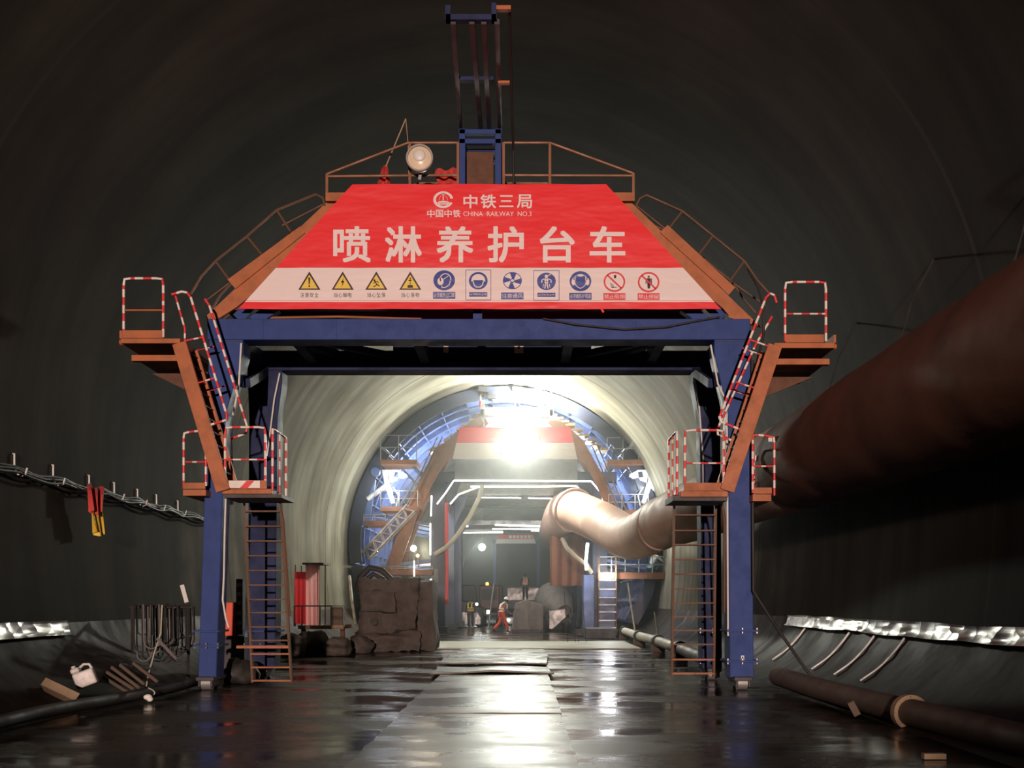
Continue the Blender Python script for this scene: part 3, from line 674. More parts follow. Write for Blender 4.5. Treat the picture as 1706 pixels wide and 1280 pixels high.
# white conduits on the columns
for pts, d, lb in (([(402, 572), (398, 640), (393, 668), (388, 692)], 15.96, 'thin pale cable looping down inside the left front column head'),
                   ([(376, 829), (374, 900), (373, 960), (371, 1000), (376, 1030), (381, 1046)], 15.93, 'white cable running down the inner face of the left blue column'),
                   ([(466, 622), (457, 665), (452, 705), (445, 760)], 17.95, 'white pipe on the inner edge of the left rear column'),
                   ([(1156, 622), (1165, 680), (1171, 760), (1172, 830)], 17.95, 'white pipe on the inner edge of the right rear column'),
                   ([(1184, 575), (1196, 640), (1207, 662), (1211, 720), (1212, 860), (1213, 1060)], 15.96, 'pale cable running down the inner face of the right blue column')):
    mb = MB(); mb.tube([P(u, v, d) for u, v in pts], 0.018, 8); single(mb, 'conduit', M['white'], lb, 'cable')
mb = MB(); mb.tube([P(1253, 600, 15.95), P(1254, 860, 15.93), P(1255, 985, 15.9), P(1290, 1040, 15.6), P(1330, 1098, 15.2), P(1362, 1142, 15.0)], 0.028, 8)
single(mb, 'power_cable', M['black'], 'thick black cable down the right blue column and out onto the floor', 'cable')
mb = MB(); mb.tube([P(1245, 380 + 70, 16.0), P(1262, 480, 15.6), P(1273, 520, 15.5), P(1272, 560, 15.5), P(1262, 600, 15.9), P(1256, 640, 15.95)], 0.022, 8)
single(mb, 'loose_cable', M['black'], 'black cable looping behind the right stair handrail', 'cable')
# ------------------------------------------------------------------ the red banner
BD = 15.84
bn = thing('banner', 'large red and white banner across the front of the gantry arch, lettered in white', 'banner', P(798, 515, BD))
BM = [M['b_red'], M['b_white'], M['b_black'], M['b_blue'], M['b_yellow'], M['b_sign_red']]
RED, WHT, BLK, BLU, YEL, SRD = range(6)
def edge(v):                                          # slanted edges of the trapezoid
    t = (v - 307) / (515 - 307); return 587 + (397 - 587) * t, 1010 + (1201 - 1010) * t
def band(v0, v1, d, name, m, d2):
    mb = MB(); nx, nz = 40, max(2, int((v1 - v0) / 8)); vs = []
    for j in range(nz + 1):
        v = v0 + (v1 - v0) * j / nz; l, r = edge(v)
        for i in range(nx + 1):
            u = l + (r - l) * i / nx; p = P(u, v, BD); p.y = d; p.z += 0.004 * math.sin(u * 0.05) if j in (0, nz) and (v0 < 310 or v1 > 512) else 0
            vs.append(p)
    fs = [(j * (nx + 1) + i, (j + 1) * (nx + 1) + i, (j + 1) * (nx + 1) + i + 1, j * (nx + 1) + i + 1) for j in range(nz) for i in range(nx)]
    mb.add(vs, fs, 0, True); k = len(vs); mb.add([(p.x, d2, p.z) for p in vs], [f[::-1] for f in fs], 0, True)
    rim = list(range(nx + 1)) + [j * (nx + 1) + nx for j in range(1, nz + 1)] + [nz * (nx + 1) + i for i in range(nx - 1, -1, -1)] + [j * (nx + 1) for j in range(nz - 1, 0, -1)]
    for a, b in zip(rim, rim[1:] + rim[:1]): mb.f.append((a, b, k + b, k + a)); mb.m.append(0); mb.sm.append(False)
    return mb.build(name, m, bn)
band(307, 446, BD, 'red_field', M['b_red'], BD + 0.02)
wf = band(446, 503.5, BD, 'white_field', M['b_white'], BD + 0.02)
band(503.5, 515, BD, 'red_border', M['b_red'], BD + 0.02)
mb = MB(); l0, r0 = edge(501.2); mb.box(X(l0, BD), X(r0, BD), BD - 0.003, BD, Z(501.4, BD), Z(500.8, BD)); mb.build('red_line', M['b_red'], wf)

def text_faces(body, bold):
    cu = bpy.data.curves.new('lettering', 'FONT'); cu.body = body; cu.size = 1; cu.offset = bold; cu.resolution_u = 3; cu.fill_mode = 'FRONT'
    o = bpy.data.objects.new('lettering', cu); COL.objects.link(o)
    dg = bpy.context.evaluated_depsgraph_get(); dg.update()
    me = bpy.data.meshes.new_from_object(o.evaluated_get(dg)); v = [tuple(x.co) for x in me.vertices]; f = [tuple(p.vertices) for p in me.polygons]
    bpy.data.objects.remove(o); bpy.data.curves.remove(cu); bpy.data.meshes.remove(me)
    return v, f
def put_text(mb, body, u0, v0, u1, v1, layer, mi, bold=0.0, d=BD):
    v, f = text_faces(body, 0.0)
    xs = [p[0] for p in v]; ys = [p[1] for p in v]; ax_, bx = min(xs), max(xs); ay, by = min(ys), max(ys)
    pts = [P(u0 + (p[0] - ax_) / (bx - ax_) * (u1 - u0), v1 + (p[1] - ay) / (by - ay) * (v0 - v1), d) for p in v]
    for p in pts: p.y = d - 0.004 * layer
    if not bold: mb.add(pts, f, mi); return
    for k, (ox, oz) in enumerate(((-1, -1), (1, -1), (1, 1), (-1, 1), (0, 0))):   # heavier strokes
        mb.add([(p.x + ox * bold * (u1 - u0) * d / F, p.y - 0.0003 * k, p.z + oz * bold * (v1 - v0) * d / F) for p in pts], f, mi)
def flat(mb, poly, layer, mi, d=BD):
    pts = [P(u, v, d) for u, v in poly]
    a = sum(pts[i].x * pts[(i + 1) % len(pts)].z - pts[(i + 1) % len(pts)].x * pts[i].z for i in range(len(pts)))
    if a < 0: pts = pts[::-1]
    for p in pts: p.y = d - 0.004 * layer
    mb.add(pts, [tuple(range(len(pts)))], mi)
def disc(mb, u, v, ru, rv, layer, mi, n=28, a0=0, a1=2 * PI): flat(mb, [(u + ru * math.cos(a0 + (a1 - a0) * i / n), v + rv * math.sin(a0 + (a1 - a0) * i / n)) for i in range(n + (0 if a1 - a0 > 6.2 else 1))], layer, mi)
def ring(mb, u, v, r0, r1, layer, mi, a0=0, a1=2 * PI, n=28, sv=0.93):
    for i in range(n):
        t0, t1 = a0 + (a1 - a0) * i / n, a0 + (a1 - a0) * (i + 1) / n
        flat(mb, [(u + r0 * math.cos(t0), v + r0 * sv * math.sin(t0)), (u + r1 * math.cos(t0), v + r1 * sv * math.sin(t0)), (u + r1 * math.cos(t1), v + r1 * sv * math.sin(t1)), (u + r0 * math.cos(t1), v + r0 * sv * math.sin(t1))], layer, mi)
def line(mb, pts, w, layer, mi):
    for (a, b), (c, e) in zip(pts, pts[1:]):
        L = math.hypot(c - a, e - b) or 1; nx, ny = -(e - b) / L * w / 2, (c - a) / L * w / 2
        flat(mb, [(a + nx, b + ny), (c + nx, e + ny), (c - nx, e - ny), (a - nx, b - ny)], layer, mi)

mb = MB()
for ch, u0, u1 in zip('喷淋养护台车', (555, 641, 727, 812, 899, 982), (618, 703, 789, 873, 958, 1042)): put_text(mb, ch, u0 + 1.5, 378.5, u1 - 1.5, 436.5, 1, WHT, 0.022)
mb.build('lettering', BM, bn)
mb = MB()
for ch, u0, u1, v0, v1 in zip('中铁三局', (772.5, 801, 832, 861.5), (795, 826, 855, 886), (325, 324.5, 326, 324.5), (347, 347, 345, 347)): put_text(mb, ch, u0, v0, u1, v1, 1, WHT, 0.018)
mb.build('lettering', BM, bn)
mb = MB()
for i, ch in enumerate('中国中铁'): put_text(mb, ch, 712 + i * 14.3, 350, 724 + i * 14.3, 362, 1, WHT, 0.02)
mb.build('lettering', BM, bn)
mb = MB(); put_text(mb, 'CHINA  RAILWAY  NO.3', 772, 352.5, 885.5, 360.5, 1, WHT, 0.0); mb.build('lettering', BM, bn)
mb = MB()                                             # round emblem: open ring, rail head on a mast, mound below
ring(mb, 738.5, 333, 12.2, 16.6, 1, WHT, math.radians(22), math.radians(352), 40, 0.84)
line(mb, [(738.5, 324), (738.5, 335)], 1.6, 1, WHT); flat(mb, [(735.8, 322), (741.2, 322), (740, 325.5), (737, 325.5)], 1, WHT)
flat(mb, [(728, 339), (730.5, 336), (736, 335.2), (738.5, 333.6), (741, 335.2), (747, 336), (749, 339), (746, 341.5), (731, 341.5)], 1, WHT)
for a in (-1, 1): line(mb, [(738.5 + a * 3.2, 326), (738.5 + a * 6.5, 330), (738.5 + a * 7.2, 334.2)], 0.5, 1, WHT)
for k in range(3): line(mb, [(731 + k, 337.8 + k * 1.3), (746 - k, 337.8 + k * 1.3)], 0.35, 2, RED)
mb.build('emblem', BM, bn)

signs = []
def tri(u, caption, draw):
    mb = MB(); flat(mb, [(u, 452.5), (u + 18.4, 483), (u - 18.4, 483)], 1, BLK); flat(mb, [(u, 458), (u + 14, 481), (u - 14, 481)], 2, YEL); draw(mb, u)
    s = mb.build('warning_sign', BM, bn)
    mb = MB()
    for i, ch in enumerate(caption): put_text(mb, ch, u - 15.2 + i * 7.9, 488, u - 8.6 + i * 7.9, 495.5, 1, BLK, 0.0)
    mb.build('caption', BM, s)
def d_excl(mb, u): flat(mb, [(u - 1.7, 463), (u + 1.7, 463), (u + 0.9, 474.5), (u - 0.9, 474.5)], 3, BLK); disc(mb, u, 477.3, 1.5, 1.5, 3, BLK, 12)
def d_bolt(mb, u): flat(mb, [(u + 2.5, 463), (u - 3, 471), (u - 0.4, 471)], 3, BLK); flat(mb, [(u + 3, 468.5), (u + 0.2, 468.5), (u - 1.4, 478.5)], 3, BLK); flat(mb, [(u - 2.6, 471.2), (u + 0.6, 468.2), (u + 1.2, 471)], 3, BLK)
def d_fall(mb, u):
    disc(mb, u - 3, 467.5, 1.7, 1.7, 3, BLK, 12); line(mb, [(u - 2.4, 469), (u + 1, 474.5), (u + 5.5, 477)], 2.0, 3, BLK); line(mb, [(u + 1, 474), (u - 1.5, 477), (u - 5, 478)], 1.5, 3, BLK); line(mb, [(u - 1.5, 470), (u + 2.5, 469), (u + 3.6, 472.5)], 1.2, 3, BLK); line(mb, [(u - 2, 470.5), (u - 5.5, 473)], 1.2, 3, BLK)
def d_drop(mb, u):
    disc(mb, u, 464.5, 1.3, 1.3, 3, BLK, 10); line(mb, [(u - 3, 468), (u + 3, 467.2)], 1.0, 3, BLK); line(mb, [(u, 466), (u, 471)], 1.0, 3, BLK); flat(mb, [(u - 1.8, 472), (u + 1.8, 472), (u, 474.5)], 3, BLK); flat(mb, [(u - 4.2, 475.3), (u + 4.2, 475.3), (u + 4.6, 480), (u - 4.6, 480)], 3, BLK)
for u, c_, f_ in ((515.5, '注意安全', d_excl), (571, '当心触电', d_bolt), (627, '当心坠落', d_fall), (683.5, '当心落物', d_drop)): tri(u, c_, f_)
def plaque(mb, u, w, v0, v1, mi, txt):
    flat(mb, [(u - w, v0), (u + w, v0), (u + w, v1), (u - w, v1)], 1, mi); n = len(txt); st = (2 * w - 2) / n
    for i, ch in enumerate(txt): put_text(mb, ch, u - w + 1 + i * st + 0.25, v0 + 2, u - w + 1 + (i + 1) * st - 0.25, v1 - 2, 2, WHT, 0.0)
def mand(u, v, r, caption, cw, cv0, cv1, draw, frame=None):
    mb = MB()
    if frame:
        a, b, c, e = frame
        for q in ([(a, b), (c, b)], [(c, b), (c, e)], [(c, e), (a, e)], [(a, e), (a, b)]): line(mb, q, 0.9, 1, BLU)
    draw(mb, u, v, r); s = mb.build('mandatory_sign', BM, bn)
    mb = MB(); plaque(mb, u, cw, cv0, cv1, BLU, caption); mb.build('caption', BM, s)
def d_mask(mb, u, v, r):
    disc(mb, u, v, r, r * 0.93, 1, BLU, 36); ring(mb, u + 2.2, v - 2.5, 8.0, 9.6, 2, WHT, math.radians(150), math.radians(385), 20, 0.95)
    line(mb, [(u + 11, v), (u + 8.2, v + 8), (u + 2, v + 12), (u - 4, v + 12.2), (u - 3.6, v + 9)], 1.5, 2, WHT); disc(mb, u - 6, v + 1.8, 5.2, 6.4, 2, WHT, 20); line(mb, [(u - 2, v - 1), (u + 7, v - 7.2)], 1.2, 2, WHT)
def d_helmet(mb, u, v, r):
    disc(mb, u, v, r, r * 0.93, 1, BLU, 36); disc(mb, u, v - 0.5, 11.5, 10.5, 2, WHT, 24, PI, 2 * PI); flat(mb, [(u - 11.8, v - 0.6), (u + 11.8, v - 0.6), (u + 11.4, v + 1.6), (u - 11.4, v + 1.6)], 2, WHT)
    flat(mb, [(u - 9.6, v + 1), (u + 9.6, v + 1), (u + 7.4, v + 8), (u + 3.6, v + 11.6), (u - 3.6, v + 11.6), (u - 7.4, v + 8)], 2, WHT)
    flat(mb, [(u - 8, v - 0.6), (u + 8, v - 0.6), (u + 6.2, v + 7), (u + 2.8, v + 9.8), (u - 2.8, v + 9.8), (u - 6.2, v + 7)], 3, BLU)
def d_fan(mb, u, v, r):
    ring(mb, u, v, r - 1.2, r, 1, BLU, sv=0.9, n=36)
    for k in range(4):
        a0 = math.radians(45 + 8 + 90 * k - 62); flat(mb, [(u + math.cos(a0 + t) * q, v + 0.9 * math.sin(a0 + t) * q) for q, t in ((4.4, 0), (14.6, -0.12), (14.8, 0.22), (14.6, 0.62), (4.6, 0.9))], 2, BLU)
    ring(mb, u, v, 2.6, 3.8, 3, BLU, n=20)
def d_belt(mb, u, v, r):
    disc(mb, u, v, r, r * 0.93, 1, BLU, 36); disc(mb, u, v - 8, 2.8, 3, 2, WHT, 14); flat(mb, [(u - 3.6, v - 4.6), (u + 3.6, v - 4.6), (u + 2.6, v + 4.6), (u - 2.6, v + 4.6)], 2, WHT)
    for a in (-1, 1):
        line(mb, [(u + a * 3, v - 4), (u + a * 7.4, v - 2.4), (u + a * 7.8, v + 2.4)], 1.8, 2, WHT); line(mb, [(u + a * 1.4, v + 4), (u + a * 2.6, v + 12.2)], 2.0, 2, WHT); line(mb, [(u + a * 5, v + 4.5), (u + a * 6, v + 11)], 1.0, 2, WHT)
    line(mb, [(u - 3.4, v), (u + 3.4, v)], 0.8, 3, BLU); line(mb, [(u + 3, v - 9), (u + 7.6, v - 12.6)], 1.2, 2, WHT); line(mb, [(u, v - 4.5), (u, v + 4)], 0.6, 3, BLU)
def d_ear(mb, u, v, r):
    disc(mb, u, v, r, r * 0.93, 1, BLU, 36); ring(mb, u, v - 1.5, 10.2, 11.8, 2, WHT, PI * 1.02, PI * 1.98, 18, 0.86)
    for a in (-1, 1): disc(mb, u + a * 11.6, v + 1, 3.3, 6, 2, WHT, 16)
    flat(mb, [(u - 8.6, v - 9), (u, v - 7.4), (u + 8.6, v - 9), (u, v - 10.4)], 2, WHT)
    line(mb, [(u - 8.8, v - 7), (u - 8.4, v + 6), (u - 4, v + 10.4), (u, v + 12), (u + 4, v + 10.4), (u + 8.4, v + 6), (u + 8.8, v - 7)], 1.2, 2, WHT)
mand(740, 467.3, 18, '必须戴防尘口罩', 18.5, 486.5, 498, d_mask)
mand(796.8, 468, 15.6, '必须戴安全帽', 15, 487, 494.6, d_helmet, (776, 450, 817.8, 500))
mand(853.6, 467.8, 15.8, '注意通风', 18.6, 487.5, 499, d_fan)
mand(910.3, 469, 15.6, '必须系安全带', 15, 488, 495, d_belt, (889.4, 451, 931.4, 500.5))
mand(967, 468.8, 18, '必须戴防护耳器', 18.6, 488.3, 499.6, d_ear)
def proh(u, v, caption, draw):
    mb = MB(); disc(mb, u, v, 15.6, 14.4, 1, WHT, 30); draw(mb, u, v); ring(mb, u, v, 15.2, 18, 3, SRD, n=36); line(mb, [(u - 11.4, v - 10.8), (u + 11.4, v + 10.8)], 2.6, 3, SRD)
    s = mb.build('prohibition_sign', BM, bn); mb = MB(); plaque(mb, u, 18.3, 488.8, 500, SRD, caption); mb.build('caption', BM, s)
def d_smoke(mb, u, v):
    flat(mb, [(u - 1, v - 11), (u + 3.4, v - 11.5), (u + 3, v - 6), (u - 0.4, v - 5.6)], 2, BLK)
    for k in range(3): line(mb, [(u - 7 + k * 2.2, v + 2 + k), (u - 4 + k * 1.6, v + 9.6)], 0.8, 2, BLK)
    line(mb, [(u - 5, v + 9.6), (u + 4, v + 9)], 1.2, 2, BLK)
def d_man(mb, u, v):
    disc(mb, u + 0.2, v - 9, 1.7, 1.8, 2, BLK, 12); flat(mb, [(u - 2.8, v - 6.4), (u + 3.4, v - 6.4), (u + 3.4, v + 1), (u + 2.2, v + 10.6), (u - 1.6, v + 10.6), (u - 2.4, v + 1)], 2, BLK); line(mb, [(u + 4.6, v - 6), (u + 4.8, v + 2.6)], 1.6, 2, BLK); line(mb, [(u - 4, v - 6), (u - 4.4, v + 2.4)], 1.6, 2, BLK)
proh(1023.5, 469.8, '禁止吸烟', d_smoke)
proh(1080.5, 470.4, '禁止停留', d_man)
# scrap of red tape under the lower edge
mb = MB(); flat(mb, [(999, 513), (1003, 512), (1007, 520), (1004, 521)], -1, 0); mb.build('loose_tail', [M['b_red']], bn)
# ------------------------------------------------------------------ formwork trolley: blue arched shell on a portal
TD = 40.5
ft = thing('formwork_trolley', 'blue arched steel formwork on a portal frame, deep in the tunnel behind the gantry', 'trolley', (AX, 45.5, 0))
M['shell_blue'] = paint('formwork_blue_paint', (0.11, 0.17, 0.38), 0.4, dirt=0.5, dirt_col=(0.05, 0.055, 0.07))
M['shell_dark'] = paint('formwork_end_ring_paint', (0.035, 0.045, 0.085), 0.5, dirt=0.5)
M['led'] = emit('lit_light_tube', (1.0, 0.98, 0.90), 4.0)
M['lamp_glow'] = emit('lit_lamp_face', (1.0, 0.97, 0.90), 60.0)
def shell_seg(a0, a1, name, n, r0=6.86, r1=7.02, y0=TD, y1=TD + 12):
    """curved form panel between two angles from the crown, with ribs on the inside"""
    mb = MB(); vs = []; fs = []
    A = [a0 + (a1 - a0) * i / n for i in range(n + 1)]
    for y in (y0, y1):
        for r in (r0, r1):
            vs += [(AX + r * math.sin(a), y, ZC + r * math.cos(a)) for a in A]
    k = n + 1
    for i in range(n):
        fs += [(i, i + 1, k + i + 1, k + i), (2 * k + i, 3 * k + i, 3 * k + i + 1, 2 * k + i + 1), (i, 2 * k + i, 2 * k + i + 1, i + 1), (k + i, k + i + 1, 3 * k + i + 1, 3 * k + i)]
    for i in (0, n): fs.append((i, k + i, 3 * k + i, 2 * k + i))
    mb.add(vs, fs, 0, False)
    o = mb.build(name, M['shell_blue'], ft)
    ends = MB()
    for yy in (y0 - 0.06, y1):
        vs = [(AX + r * math.sin(a), y, ZC + r * math.cos(a)) for y in (yy, yy + 0.06) for r in (6.48, 7.02) for a in A]; fs = []
        for i in range(n):
            fs += [(i, i + 1, k + i + 1, k + i), (2 * k + i, 3 * k + i, 3 * k + i + 1, 2 * k + i + 1), (i, 2 * k + i, 2 * k + i + 1, i + 1), (k + i, k + i + 1, 3 * k + i + 1, 3 * k + i)]
        for i in (0, n): fs.append((i, k + i, 3 * k + i, 2 * k + i))
        ends.add(vs, fs, 0)
    build_each(ends, 'end_ring', M['shell_dark'], o)
    rb = MB()
    for j in range(1, 8):
        y = y0 + (y1 - y0) * j / 8
        pts = [(AX + 6.74 * math.sin(a), y, ZC + 6.74 * math.cos(a)) for a in A]
        for p, q in zip(pts, pts[1:]): rb.beam(p, q, 0.24, 0.03, (0, 1, 0))
    for i in range(1, n, 2):
        a = A[i]; rb.beam((AX + 6.76 * math.sin(a), y0 + 0.05, ZC + 6.76 * math.cos(a)), (AX + 6.76 * math.sin(a), y1, ZC + 6.76 * math.cos(a)), 0.05, 0.2, (math.sin(a), 0, math.cos(a)))
    rb.build('rib', M['shell_blue'], o)
    return o
R_ = math.radians
shell_seg(R_(-52), R_(52), 'crown_form', 20)
shell_seg(R_(53), R_(98), 'side_form', 9); shell_seg(R_(-98), R_(-53), 'side_form', 9)
shell_seg(R_(99), R_(122), 'foot_form', 5); shell_seg(R_(-122), R_(-99), 'foot_form', 5)
T = lambda u, v, d=TD: P(u, v, d)
# portal frames at three chainages
for i, y in enumerate((40.6, 46.1, 51.7)):
    for sgn, u0, u1 in ((-1, 717, 741), (1, 988, 1012)):
        mb = MB(); mb.box(X(u0, TD), X(u1, TD), y, y + 0.5, 0.35, 6.93); c = mb.build('portal_column', M['shell_dark'], ft, 0.01)
        mb = MB(); mb.box(X(u0, TD) - 0.12, X(u1, TD) + 0.12, y - 0.3, y + 0.8, 0.1, 0.4); mb.build('wheel_frame', M['dark_steel'], c)
        mb = MB(); mb.prism([(X(u1 if sgn < 0 else u0, TD), 6.93), (X((u1 if sgn < 0 else u0) - sgn * 26, TD), 6.93), (X(u1 if sgn < 0 else u0, TD), 5.3)], y + 0.1, y + 0.4); mb.build('gusset', M['shell_dark'], c)
    mb = MB(); mb.box(X(700, TD), X(1028, TD), y, y + 0.5, 6.93, 7.38); mb.build('portal_beam', M['shell_dark'], ft, 0.01)
    if i: continue
for u in (717, 988):
    mb = MB(); mb.box(X(u, TD), X(u + 24, TD), 41.1, 51.7, 6.5, 6.91); mb.build('longitudinal_beam', M['blue'], ft)
mb = MB()                                            # underside of the working deck
mb.box(X(742, TD), X(987, TD), 41.15, 51.6, 6.95, 7.03); mb.build('deck', M['grey_steel'], ft)
M['hazy_grey'] = paint('dusty_grey_panel', (0.20, 0.20, 0.21), 0.7, dirt=0.3)
mb = MB(); mb.box(X(758, TD), X(962, TD), 40.48, 40.56, Z(800, TD), Z(765, TD)); mb.build('front_panel', M['hazy_grey'], ft)
# upper frame above the portal
for y in (40.6, 46.1, 51.7):
    mb = MB()
    for u in (803, 919): mb.box(X(u, TD) - 0.09, X(u, TD) + 0.09, y, y + 0.2, 7.38, Z(660, TD))
    mb.box(X(800, TD), X(922, TD), y, y + 0.25, Z(693, TD), Z(682, TD)); build_each(mb, 'upper_frame', M['grey_steel'], ft)
mb = MB(); mb.box(X(800, TD), X(922, TD), 40.5, 51.5, Z(682, TD), Z(679, TD)); ud = mb.build('upper_deck', M['grey_steel'], ft)
mb = MB()
for v in (662, 648):
    mb.tube([T(800, v), T(924, v)], 0.025, 6)
for u in (806, 858, 918): mb.tube([T(u, 680), T(u, 646)], 0.03, 6)
mb.build('railing', M['grey_steel'], ud)
mb = MB(); mb.tube([T(801, 648), T(801, 678)], 0.07, 8, alt=(0.25, 0, 1)); mb.build('post', TAPE, ud)
# orange diagonal walkways on both sides of the front
for poly, name in (([(798, 692), (806, 706), (742, 766), (700, 846), (664, 950), (640, 950), (680, 842), (722, 752)], 'walkway'),
                   ([(922, 690), (914, 704), (962, 752), (990, 800), (1013, 852), (1030, 852), (1002, 788), (972, 734)], 'walkway')):
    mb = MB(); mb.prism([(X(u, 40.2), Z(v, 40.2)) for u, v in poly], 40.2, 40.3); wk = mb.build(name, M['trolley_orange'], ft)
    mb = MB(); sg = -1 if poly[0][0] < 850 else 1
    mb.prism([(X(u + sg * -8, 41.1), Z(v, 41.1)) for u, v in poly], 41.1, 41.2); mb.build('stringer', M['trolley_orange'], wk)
mb = MB()
for pts in (([(737, 728), (710, 785), (676, 845)]), ([(729, 728), (700, 790), (668, 840)])): mb.tube([T(u, v, 40.1) for u, v in pts], 0.03, 6)
build_each(mb, 'handrail', M['ladder'], ft)
mb = MB()
for pts in (([(995, 742), (1020, 800), (1043, 850)]), ([(986, 742), (1010, 800), (1032, 850)])): mb.tube([T(u, v, 40.1) for u, v in pts], 0.03, 6)
build_each(mb, 'handrail', M['ladder'], ft)
# stepped orange arch plates over the shell, lit from inside
for sgn, pts in ((-1, [(800, 688), (768, 712), (738, 738), (715, 752)]), (1, [(920, 688), (950, 704), (985, 730), (1014, 752)])):
    mb = MB(); n = 9
    P0 = [T(u, v, 40.8) for u, v in pts]
    for k in range(n):
        t = k / n * (len(P0) - 1); i = int(t); p = P0[i].lerp(P0[i + 1], t - i); mb.box(p.x - 0.22, p.x + 0.22, 40.8, 41.8, p.z - 0.14, p.z - 0.05)
    build_each(mb, 'stair_tread', paint('yellow_tread_paint', (0.55, 0.32, 0.08), 0.5), ft)
# side platforms with thin railings
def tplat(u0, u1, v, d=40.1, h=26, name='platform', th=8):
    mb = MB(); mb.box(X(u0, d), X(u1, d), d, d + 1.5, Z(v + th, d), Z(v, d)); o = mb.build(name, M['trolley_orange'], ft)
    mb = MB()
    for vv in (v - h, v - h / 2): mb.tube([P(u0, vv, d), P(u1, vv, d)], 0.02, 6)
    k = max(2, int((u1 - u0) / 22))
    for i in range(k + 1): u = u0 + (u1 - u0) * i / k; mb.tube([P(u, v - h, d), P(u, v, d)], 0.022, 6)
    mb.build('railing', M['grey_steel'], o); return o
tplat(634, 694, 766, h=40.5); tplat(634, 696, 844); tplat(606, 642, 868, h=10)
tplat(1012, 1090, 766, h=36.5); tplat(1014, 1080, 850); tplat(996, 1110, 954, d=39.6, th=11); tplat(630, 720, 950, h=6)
# white bracket shapes standing in for lamplit gaps under the upper platforms
for mirror in (False, True):
    def q(pts): return [((u if not mirror else 1727 - u), v) for u, v in pts]
    mb = MB()
    for pts in ([(636, 783), (646, 783), (650, 808), (658, 838), (652, 840), (642, 812)], [(646, 783), (664, 783), (664, 787), (657, 786), (655, 795), (663, 796), (660, 801), (648, 805)], [(664, 783), (677, 790), (679, 794), (672, 798), (663, 796), (664, 787)]):
        mb.prism([(X(u, 40.4), Z(v, 40.4)) for u, v in q(pts)], 40.4, 40.55)
    br = mb.build('jack_bracket', M['white_paint'], ft)
    a, b = q([(648, 806), (612, 832)]); mb = MB(); mb.cyl(P(*a, 40.5), P(*b, 40.5), 0.12, 12); mb.cyl(P(*q([(632, 817)])[0], 40.5), P(*b, 40.5), 0.08, 12); mb.build('hydraulic_jack', M['white_paint'], br)
    c = P(*q([(626, 787)])[0], 40.5); mb = MB(); mb.cyl(c + Vector((0, -0.15, 0)), c + Vector((0, 0.15, 0)), 0.2, 16); mb.build('jack_pin', M['shell_blue'], br)
    a, b = q([(622, 800), (610, 880)]); mb = MB(); mb.beam(P(*a, 40.6), P(*b, 40.6), 0.24, 0.2); mb.build('jack_rail', M['shell_blue'], br)
    mb = MB(); a, b, c = q([(655, 812), (664, 826), (660, 845)]); mb.tube([P(*a, 40.3), P(*b, 40.3), P(*c, 40.3)], 0.03, 6); mb.build('hydraulic_hose', M['hose'], br)
# side lattice struts from portal to the shell
for y in (40.9, 44.5, 48.5, 51.9):
    for sgn in (-1, 1):
        mb = MB(); xi = X(717, TD) if sgn < 0 else X(1012, TD)
        for z0, z1 in ((6.8, 8.6), (5.0, 5.6), (3.4, 3.0), (1.6, 1.6)):
            xo = AX + sgn * math.sqrt(max(0.1, 6.68 ** 2 - (z1 - ZC) ** 2)); mb.beam((xi, y, z0), (xo, y, z1), 0.14, 0.14, (0, 1, 0))
        build_each(mb, 'side_strut', M['shell_blue'], ft)
for y in (41, 45.5, 50.5):
    mb = MB()
    for u in (803, 919):
        xx = X(u, TD); a = math.asin((xx - AX) / 6.74); mb.beam((xx, y, Z(682, TD)), (xx, y, ZC + 6.64 * math.cos(a)), 0.14, 0.14, (0, 1, 0))
    build_each(mb, 'crown_prop', M['shell_blue'], ft)
# lower right: blue motor column with ladder
mb = MB(); mb.box(X(972, 39.7), X(990, 39.7), 39.7, 40.4, 0.32, Z(958, 39.7)); mb.box(X(997, 39.9), X(1028, 39.9), 39.9, 40.4, 0.3, Z(962, 39.9)); build_each(mb, 'drive_housing', M['shell_blue'], ft, 0.02)
la, lb = P(998, 900, 39.5), P(998, 1052, 39.5); ra, rb = P(1026, 900, 39.5), P(1026, 1052, 39.5)
mb = MB(); mb.beam(la, lb, 0.07, 0.07); tl = mb.build('ladder', M['ladder'], ft)
mb = MB(); mb.beam(ra, rb, 0.07, 0.07); mb.build('side_rail', M['ladder'], tl)
for v in (967, 982, 996, 1008, 1020, 1034, 1046):
    mb = MB(); a, b = P(998, v, 39.5), P(1026, v, 39.5); mb.box(a.x, b.x, 39.42, 39.62, a.z - 0.03, a.z + 0.03); mb.build('rung', M['grey_steel'], tl)
mb = MB(); mb.box(X(960, 39.5), X(1035, 39.5), 39.1, 40.4, 0.06, 0.3); mb.build('rail_bogie', M['dark_steel'], ft)
mb = MB(); mb.box(X(968, TD), X(1012, TD), 37, 39.1, 0.02, 0.42); mb.build('bogie_beam', M['dark_steel'], ft)
# red pole on the left portal column
mb = MB(); mb.tube([P(744, 838, 40.4), P(744, 1008, 40.4)], 0.085, 10); mb.build('pipe_stand', M['red'], ft)
